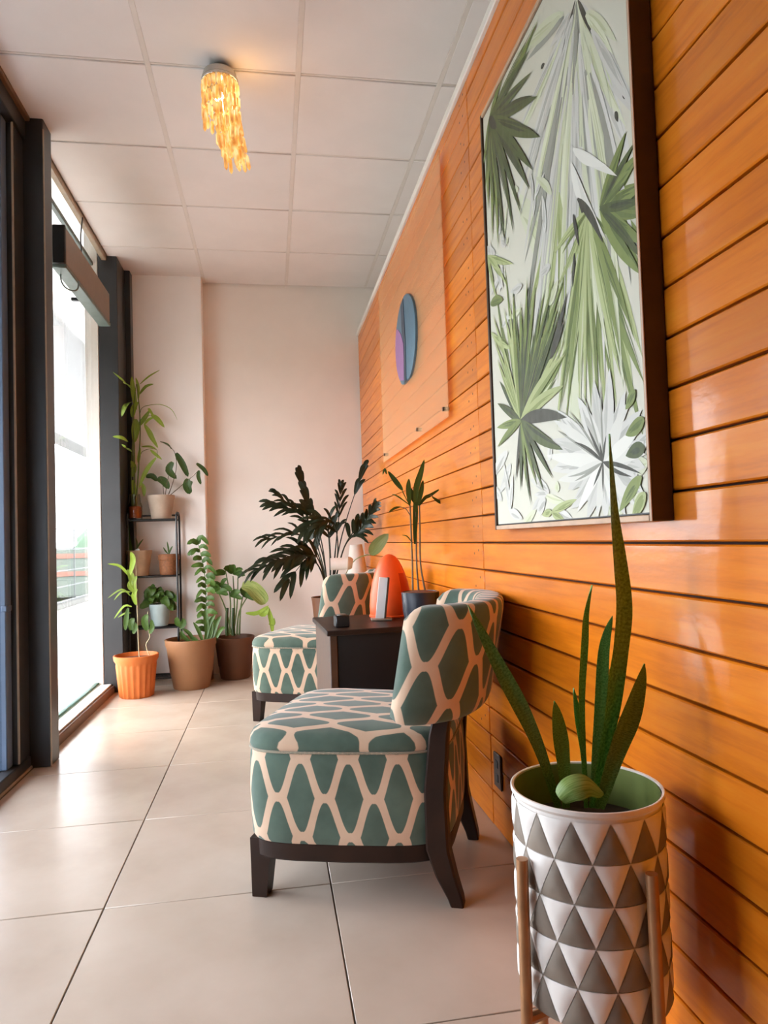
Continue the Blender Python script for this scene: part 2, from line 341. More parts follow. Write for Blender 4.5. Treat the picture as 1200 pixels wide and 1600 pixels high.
struct(MB().box(-1.3, 1.1, YB, YB+.15, -.08, 3.0).build('wall_back', 'plaster'))
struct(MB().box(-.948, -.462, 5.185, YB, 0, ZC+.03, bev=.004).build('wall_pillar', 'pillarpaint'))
struct(MB().box(-1.3, 1.1, YN-.12, YN, -.08, 3.0).build('wall_front', 'brownwall'))  # unseen wall behind the camera, coloured dark to cut fill light
struct(MB().box(1.06, 1.16, YN, YB, -.08, 3.0).build('wall_upper_right', 'plaster'))
wr = root('wall_right')
MB().box(XW+.018, 1.06, YN, YB-.02, 0, ZTOP-.004).build('backing', 'backing', wr)
zb = [0.0] + [.294+.0905*k for k in range(-2, 25)]; zb[-1] = ZTOP-.006 if zb[-1] > ZTOP-.05 else zb[-1]
zb = [z for z in zb if z < ZTOP-.03] + [ZTOP-.006]
for k in range(len(zb)-1):
    z0, z1 = zb[k], zb[k+1]; j = 2.262 + random.uniform(-.004, .004)
    cuts = [YN, j-.0005, YB-.02] if k % 3 else [YN, j-.0005, 4.0+random.uniform(-.5, .4), YB-.02]
    wide = .0035 if 8 <= k <= 9 or k in (2, 3) else .0008
    for q in range(len(cuts)-1):
        y0 = cuts[q]+(wide if q else 0); y1 = cuts[q+1]-(wide if q < len(cuts)-2 else 0)
        near = q == 0; g = .0024 if near else .0018; px = random.uniform(-.0012, .0012) if near else 0
        MB().box(0, .018, -(y1-y0)/2, (y1-y0)/2, -(z1-z0)/2+g, (z1-z0)/2-g, bev=.003 if near else .002).build('plank', 'wood', wr, loc=(XW+px, (y0+y1)/2, (z0+z1)/2))
nm = MB()
for k in range(3, len(zb)-1):
    zc = (zb[k]+zb[k+1])/2
    for dy in (.03, .075):
        c = (XW+.001, 2.285+dy+random.uniform(-.008, .008), zc+random.uniform(-.02, .02))
        nm.box(c[0]-.0015, c[0]+.002, c[1]-.004, c[1]+.004, c[2]-.004, c[2]+.004, bev=.001)
    for yy in (3.3, 4.2):
        c = (XW+.001, yy+random.uniform(-.01, .01), zc); nm.box(c[0]-.0012, c[0]+.002, c[1]-.004, c[1]+.004, c[2]-.003, c[2]+.003, bev=.001)
o = nm.build('nail_heads', 'nail', wr); o['kind'] = 'stuff'
struct(MB().box(XW-.012, 1.06, YN, YB-.0, ZTOP-.006, ZTOP+.028, bev=.004).build('trim_3', 'white'))
# power socket low on the planks behind the chair
t = thing('wall_socket', 'small brown wall socket low on the orange planks behind the near chair', 'socket', (XW, 2.18, .2))
MB().box(-.007, 0, -.035, .035, -.055, .055, bev=.003).build('face_plate', 'frameside', t)
for dz in (-.022, .022): MB().box(-.0085, -.006, -.012, .012, dz-.012, dz+.012, bev=.002).build('outlet', 'blackplastic', t)

# ------------------------------------------------------------------ glazing on the left
GX = -1.145
w1 = root('window_1')
MB().box(-1.16, -.976, 3.30, 3.42, 0, ZC, bev=.004).build('post', 'frame', w1)
MB().box(-.978, -.9735, 3.298, 3.306, 0, ZC-.05).build('post_edge_strip', 'framelight', w1)
MB().box(-1.103, -.98, 4.85, 5.19, 0, ZC, bev=.004).build('post', 'frame', w1)
MB().box(-1.19, -1.105, 4.85, 5.19, 0, 3.4, bev=.004).build('outer_jamb', 'white', w1)
MB().box(-.985, -.944, 5.10, 5.185, 0, ZC, bev=.003).build('end_post', 'frame', w1)
MB().box(-1.19, XL+.012, 3.42, 4.85, -.02, .048, bev=.004).build('base_rail', 'browntrim', w1)
MB().box(-1.2, XL-.004, 3.42, 4.85, .048, .058, bev=.003).build('sill', 'sillwhite', w1)
MB().box(GX-.005, GX+.005, 3.42, 4.85, .062, 3.4).build('pane', 'glass', w1)
MB().box(GX-.011, GX+.011, 3.42, 4.85, .058, .072, bev=.002).build('glazing_bead', 'tint', w1)
MB().box(GX-.014, GX+.014, 3.42, 4.85, 2.835, 2.862, bev=.003).build('transom', 'greybar', w1)
MB().box(-1.16, -1.05, 3.3, 5.3, 3.4, 3.5).build('head', 'white', w1)
MB().box(-1.07, -1.05, 3.3, 5.3, 2.94, 3.4).build('head_panel', 'white', w1)
MB().box(-1.16, -1.06, 5.19, 5.32, 0, 3.4).build('side_panel', 'white', w1)
w2 = root('window_2')
MB().box(-1.10, -1.05, YN, 3.30, 2.80, ZC, bev=.004).build('header', 'frame', w2)
MB().box(-1.16, XL-.008, YN, 3.30, -.02, .055, bev=.004).build('base_rail', 'frame', w2)
MB().box(XL-.01, XL-.002, YN, 3.30, 0, .012, bev=.002).build('floor_strip', 'framelight', w2)
MB().box(-1.12, -1.062, 3.165, 3.30, .055, 2.80, bev=.004).build('door_stile', 'frame', w2)
MB().box(-1.066, -1.0585, 3.163, 3.169, .06, 2.80).build('gasket', 'framelight', w2)
MB().box(-1.13, -1.085, 3.10, 3.163, .055, 2.80, bev=.004).build('door_stile', 'blueframe', w2)
MB().box(-1.10, -1.078, 3.09, 3.15, .70, .725, bev=.003).build('lock_rail', 'blueframe', w2)
for y0, y1 in ((1.55, 3.10), (.8, 1.45)):
    MB().box(-1.113, -1.105, y0, y1, .055, 2.8).build('pane', 'film', w2)
for y0 in (1.45, .7): MB().box(-1.13, -1.07, y0, y0+.1, .055, 2.8, bev=.004).build('mullion', 'frame', w2)
MB().box(-1.16, -1.05, YN, 3.30, ZC, 3.5).build('head', 'white', w2)

# box unit over the glass
struct(MB().box(-1.2, -1.064, YN, .7, 0, 3.0).build('wall_left_blocker', 'brownwall'))  # unseen wall added to close the near bay, dark to cut fill light
t = thing('air_curtain', 'long taupe box unit with dark end hung high across the far glass bay', 'air curtain', (-1.0, 4.08, 2.36))
MB().box(-.03, .03, -.46, .49, 0, .19, bev=.006).build('case', 'boxgrey', t)
MB().box(-.032, .031, -.478, -.458, -.004, .194, bev=.005).build('end_cap', 'blackplastic', t)
MB().box(-.036, .034, -.47, .49, -.022, 0, bev=.004).build('light_rail', 'greybar', t)
for y in (-.3, .35): MB().box(-.16, -.02, y-.012, y+.012, .09, .11, bev=.002).build('bracket', 'blackplastic', t)
P_ = [at(129, 340, 4.05), at(126, 370, 4.0), at(127, 395, 3.95), at(124, 425, 3.9), at(122, 440, 3.9)]
MB().tube(P_, .004, 6, smooth=5).build('cable', 'blackplastic', t).matrix_parent_inverse = Matrix.Translation(-t.location)
P_ = [at(96, 420, 3.7), at(95, 436, 3.7), at(101, 448, 3.7), at(112, 454, 3.72), at(121, 452, 3.75), at(123, 440, 3.8)]
MB().tube(P_, .004, 6, smooth=5).build('cable', 'greybar', t).matrix_parent_inverse = Matrix.Translation(-t.location)

# ------------------------------------------------------------------ outside
struct(MB().box(-3.9, -1.17, -12, 45, -.2, -.04).build('floor_terrace', 'terrace'))
struct(MB().box(-2.45, -2.2, -12, 30, 2.17, 3.62).build('wall_fascia', 'fascia'))
so = root('ceiling_soffit'); MB().box(-2.2, -1.165, -12, 30, 3.46, 3.6).build('soffit_board', 'soffit', so)
for y in (5.6, 6.4, 7.2, 8.0): MB().lathe([(.0, -.004), (.09, -.004), (.095, -.02), (.07, -.03), (0, -.03)], 16, (-1.72, y, 3.464)).build('downlight', 'dimlamp', so)
t = thing('terrace_railing', 'pale grey terrace railing with thin posts on a low kerb outside the glass', 'railing', (-3.5, 12, -.04))
MB().box(-.08, .08, -10, 18, 0, .10, bev=.01).build('kerb', 'kerb', t)
MB().box(.05, .09, -10, 18, .10, .125).build('kerb_strip', 'rail', t)
for k in range(-6, 14): MB().box(-.012, .012, k*1.3-.012, k*1.3+.012, .1, 1.32).build('post', 'rail', t)
for z in (1.32, .98, .62, .35): MB().box(-.01, .01, -10, 18, z-.009, z+.009).build('cross_bar', 'rail', t)
t = thing('far_building', 'low pale building with salmon bands in the haze beyond the railing', 'building', (-10.5, 46, -2))
MB().box(-8, 8, 0, 6, 0, 3.0, bev=.05).build('wall', 'farwall', t)
for z in (1.25, 2.35): MB().box(-8, 8, -.06, 0, z, z+.28).build('band', 'salmon', t)
t = thing('hedge', 'pale green hazy trees on the skyline beyond the railing', 'trees', (-9, 60, -2))
for k in range(9):
    c = (k*1.4-5, random.uniform(-1, 1), 0); r = 2.6+.4*random.random()+ .35*k/2
    MB().lathe([(0.6, 0), (r*.55, r*.4), (r*.6, r), (r*.5, r*1.3), (r*.28, r*1.55), (.02, r*1.62)], 12, c, wob=lambda a, z: .18*math.sin(5*a+z*3)).build('tree_crown', 'haze_green', t)
struct(MB().box(-120, -3.9, -60, 140, -2.6, -2.4).build('ground_outside', 'farwall'))
# ------------------------------------------------------------------ slipper chairs
def seat_outline(n=56, sc=1.0):
    P = []
    for k in range(n):
        th = 2*PI*k/n; c, s_ = math.cos(th), math.sin(th); e = 2/5.5
        x = .008 + .278*math.copysign(abs(c)**e, c); bw = .262 + .028*(x/.28) + .012*math.cos(x/.28*1.4)
        P.append((x*sc, bw*math.copysign(abs(s_)**e, s_)*sc))
    return P
SO = seat_outline()
per = [0]
for k in range(len(SO)):
    a, b = SO[k], SO[(k+1) % len(SO)]; per.append(per[-1]+math.hypot(a[0]-b[0], a[1]-b[1]))
def make_chair(label):
    t = thing('slipper_chair', label, 'chair', group='trellis fabric slipper chairs')
    n = len(SO)
    def ring(sc, z): return [(x*sc, y*sc, z) for x, y in SO]
    prof = [(.985, .158), (1.0, .166), (1.012, .22), (1.016, .29), (1.012, .36), (1.003, .392), (.985, .398)]
    MB().rings([ring(a, z) for a, z in prof], uvr=lambda i, j: (per[j]+.03, prof[i][1]+.02)).build('seat_base', 'fabric', t, 50)
    cr = [(.985, .394), (1.004, .398), (1.014, .408), (1.008, .422), (.98, .437), (.93, .446), (.8, .455), (.55, .461), (.25, .464), (.02, .465)]
    mb = MB(); R = []
    for a, z in cr:
        R.append([(x*a, y*a, z + (.0025*math.sin(k*2.1)*(1 if .40 < z < .44 else 0) if abs(y) > .2 else 0)) for k, (x, y) in enumerate(SO)])
    mb.rings(R, uvr=lambda i, j: (R[i][j % n][1]+.045, R[i][j % n][0]*1.0+.06)).build('seat_cushion', 'fabric', t, 60)
    # piping between base and cushion
    MB().tube([(x*1.008, y*1.008, .3965) for x, y in SO]+[(SO[0][0]*1.008, SO[0][1]*1.008, .3965)], .0035, 6).build('piping', 'fabric', t)
    # dark rail under the seat
    MB().rings([ring(.97, .112), ring(.985, .116), ring(.99, .157), ring(.97, .16)]).build('seat_rail', 'espresso', t, 40)
    for s in (1, -1):
        R = []
        for z, h in ((0, .0195), (.004, .021), (.12, .0275), (.158, .029)):
            cxx, cyy = .238+(.029-h)*.9, s*(.232+(.029-h)*.5)
            R.append([(cxx+a*h, cyy+b*h, z) for a, b in ((-1, -1), (1, -1), (1, 1), (-1, 1))])
        MB().rings(R).build('leg', 'espresso', t, 30)
        R = []
        for z, xx, hx, hy in ((0, -.283, .017, .022), (.02, -.279, .019, .023), (.08, -.258, .026, .025), (.15, -.24, .03, .026), (.3, -.238, .028, .026), (.44, -.252, .025, .026), (.54, -.272, .02, .024)):
            yy = s*(.205+(.018 if z > .12 else .018*z/.12))
            R.append([(xx+a*hx, yy+b*hy, z) for a, b in ((-1, -.8), (-.8, -1), (.8, -1), (1, -.8), (1, .8), (.8, 1), (-.8, 1), (-1, .8))])
        MB().rings(R).build('leg', 'espresso', t, 30)
    # curved backrest
    NS, NR = 40, 28; R = []; arc = []; L = 0; prev = None; ZB, ZT = .478, .778
    for i in range(NS+1):
        u = -1+2*i/NS; uu = abs(u)
        y = .285*math.sin(u*PI/2*.98); x = -.322+.19*uu**2.3
        d = 1e-3; u2 = u+d; tx = -.322+.19*abs(u2)**2.3-x; ty = .285*math.sin(u2*PI/2*.98)-y
        l = math.hypot(tx, ty); tx, ty = tx/l, ty/l; nx, ny = -ty, tx     # points to the back
        if nx > 0: nx, ny = -nx, -ny
        if prev: L += math.hypot(x-prev[0], y-prev[1])
        prev = (x, y); arc.append(L)
        e = max(0, (uu-.84)/.16); k = math.sqrt(max(0.02, 1-e**3)) ; top = ZT-.03*e**2.5; bot = ZB+.015*e**2.5; th = .045*(1-.25*e**4)*(k if e > .8 else 1)
        ring = []
        for j in range(NR):
            a = 2*PI*j/NR; c, s = math.cos(a), math.sin(a)
            o_ = th*math.copysign(abs(c)**.45, c); v = math.copysign(abs(s)**.22, s)
            z = (top+bot)/2+(top-bot)/2*v*(1 if e < .93 else .97)
            lean = -.055*(z-ZB)/(ZT-ZB)
            ring.append((x+nx*o_+lean, y+ny*o_, z))
        R.append(ring)
    MB().rings(R, uvr=lambda i, j: (arc[i]+.05, R[i][j % NR][2]+.07+(.05 if False else 0))).build('backrest', 'fabric', t, 60)
    return t
chair = make_chair('nearer teal and cream trellis fabric slipper chair with dark splayed legs')
chair.location = (.268, 2.098, 0); chair.rotation_euler = (0, 0, math.radians(158))
dup(chair, (.236, 3.94, 0), math.radians(151), 'farther trellis fabric slipper chair behind the black side table')
o = thing('towel_roll', 'small white roll with a tan end lying on top of the far chair backrest', 'roll', at(534, 886, 4.05) )
o.location.z = .779
MB().tube([(-.065, 0, .035), (.035, -.01, .035)], .035, 16).build('roll', 'linen', o)
MB().tube([(.035, -.01, .037), (.05, -.012, .036), (.062, -.013, .034)], lambda t: .039-.012*t*t, 16).build('roll_end', 'tanend', o)

# ------------------------------------------------------------------ side table and what stands on it
TZ = .60
t = thing('side_table', 'dark box side table, lit side coloured brown and shaded front coloured black, standing between the two chairs', 'table', (.215, 2.75, 0), math.radians(3))
MB().box(-.012, .452, -.012, .50, TZ-.022, TZ, bev=.003).build('table_top', 'espresso', t)
MB().box(0, .03, .004, .485, 0, TZ-.022, bev=.003).build('side_panel', 'frameside', t)  # dark wood turned browner here for the window light on it
MB().box(.415, .445, .004, .485, 0, TZ-.022, bev=.003).build('side_panel', 'espresso', t)
MB().box(.03, .415, .01, .03, .02, TZ-.022, bev=.002).build('front_panel', 'blackplastic', t)  # black stands in for the shade on the dark wood front
MB().box(.03, .415, .46, .48, .02, TZ-.022, bev=.002).build('back_panel', 'blackplastic', t)
t = thing('candle_cube', 'small black cube at the near left corner of the side table', 'candle holder', (.272, 2.845, TZ), .1)
MB().box(-.028, .028, -.028, .028, 0, .048, bev=.004).build('holder', 'blackplastic', t)
MB().lathe([(.018, .048), (.018, .052), (.0, .052)], 16).build('rim', 'boxgrey', t)
t = thing('menu_stand', 'slim white upright card stand in front of the orange dome', 'stand', (.455, 3.0, TZ), -.1)
mt = Matrix.Rotation(math.radians(7), 4, 'Y')
MB().box(-.022, .016, -.004, .004, .008, .185, bev=.001, mat=mt).build('card', 'card', t)
MB().box(.014, .022, -.02, .03, .008, .187, bev=.001, mat=mt).build('side_card', 'frameside', t)
MB().box(-.04, .05, -.03, .045, 0, .009, bev=.003).build('base', 'boxgrey', t)
t = thing('dome_ornament', 'bright orange rounded dome ornament standing on the side table', 'ornament', (.527, 3.155, TZ))
mb = MB(); n = 22; prof = [(.09, 0), (.095, .01), (.096, .05), (.092, .10), (.083, .15), (.07, .195), (.058, .225), (.045, .25), (.03, .268), (.014, .278), (.001, .281)]
mb.lathe(prof, n, mi=0); 
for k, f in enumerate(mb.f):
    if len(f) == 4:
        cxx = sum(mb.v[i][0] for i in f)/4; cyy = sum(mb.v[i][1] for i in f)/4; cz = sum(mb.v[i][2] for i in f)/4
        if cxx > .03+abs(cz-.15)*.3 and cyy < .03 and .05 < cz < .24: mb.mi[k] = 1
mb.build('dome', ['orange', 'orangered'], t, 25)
MB().lathe([(.098, 0), (.099, .006), (.094, .012), (.0, .012)], n).build('foot_ring', 'orange', t)

def potted(name, label, loc, group=None): return thing(name, label, 'potted plant', loc, group=group)
def loc_pts(t, pts): return [Vector(p)-Vector(t.location) for p in pts]
t = potted('potted_dracaena', 'tall thin dracaena in a navy pot standing on the side table', (.600, 2.84, TZ))
MB().lathe([(.055, 0), (.066, .004), (.074, .05), (.077, .11), (.079, .128), (.072, .13), (.07, .114), (0, .112)], 28).build('pot', 'navy', t)
MB().lathe([(.0715, .114), (.069, .127), (.03, .133), (.0, .134)], 24).build('soil', 'brownsoil', t)
Yd = 2.84
for pts in ([(645, 922), (644, 870), (641, 800), (640, 780)], [(654, 922), (651, 880), (650, 820), (648, 775)], [(664, 922), (657, 880), (656, 820), (655, 775)]):
    MB().tube(loc_pts(t, [at(x, y, Yd) for x, y in pts]), lambda q: .004-.0012*q, 6, smooth=4).build('stem', 'greystem', t)
MB().tube(loc_pts(t, [at(641, 806, Yd), at(634, 795, Yd), at(625, 792, Yd+.01)]), .0018, 6, smooth=3).build('stem', 'greystem', t)
MB().tube(loc_pts(t, [at(672, 774, Yd), at(674, 774, Yd), at(677, 777, Yd)]), .0018, 6, smooth=3).build('stem', 'greystem', t)
LD = [([(640, 790), (638, 765), (639, 748)], .022), ([(649, 800), (650, 765), (657, 740), (663, 718)], .026), ([(653, 790), (658, 768), (661, 750)], .02), ([(648, 850), (649, 800), (649, 775)], .022),
      ([(641, 790), (622, 776), (612, 772)], .006), ([(629, 766), (618, 752), (606, 736)], .022), ([(604, 741), (601, 733), (598, 742)], .01), ([(655, 790), (664, 778), (672, 774), (689, 763)], .016), ([(675, 776), (688, 785), (703, 786)], .014), ([(608, 800), (617, 794), (626, 792)], .01), ([(644, 848), (636, 838), (628, 836)], .005),
      ([(640, 790), (630, 770), (629, 766)], .004), ([(652, 790), (645, 778), (643, 763)], .02)]
for pts, wd in LD:
    pp = loc_pts(t, [at(x, y, Yd+.01*(i-1)) for i, (x, y) in enumerate(pts)])
    MB().blade(pp, wd, up=(0, -1, .2), fold=.2, seg=4).build('leaf', 'deep', t)

# ------------------------------------------------------------------ framed palm print
t = thing('framed_print', 'tall framed watercolour palm leaf print hung on the orange planks', 'painting', (XW, 1.56, 1.59))
Y0, Y1, Z0, Z1, XF = 1.128, 2.0, .967, 2.222, .656
def pb(x0, x1, y0, y1, z0, z1, name, mt, bev=.0015): return MB().box(x0-XW, x1-XW, y0-1.56, y1-1.56, z0-1.59, z1-1.59, bev=bev).build(name, mt, t)
fw = .012
pb(XF, XW-.001, Y0, Y0+fw, Z0, Z1, 'frame_side', 'frameside'); pb(XF, XW-.001, Y1-fw, Y1, Z0, Z1, 'frame_side', 'frameside')
pb(XF, XW-.001, Y0+fw, Y1-fw, Z0, Z0+fw, 'frame_rail', 'framefront'); pb(XF, XW-.001, Y0+fw, Y1-fw, Z1-fw, Z1, 'frame_rail', 'framefront')
pb(XF-.0022, XF, Y0-.0005, Y0+fw*.55, Z0, Z1, 'front_edge', 'framefront', .0006)
y0, y1, z0, z1 = Y0+fw, Y1-fw, Z0+fw, Z1-fw; XA = XF+.006
pb(XA, XA+.01, y0, y1, z0, z1, 'mount_edge', 'blackplastic')
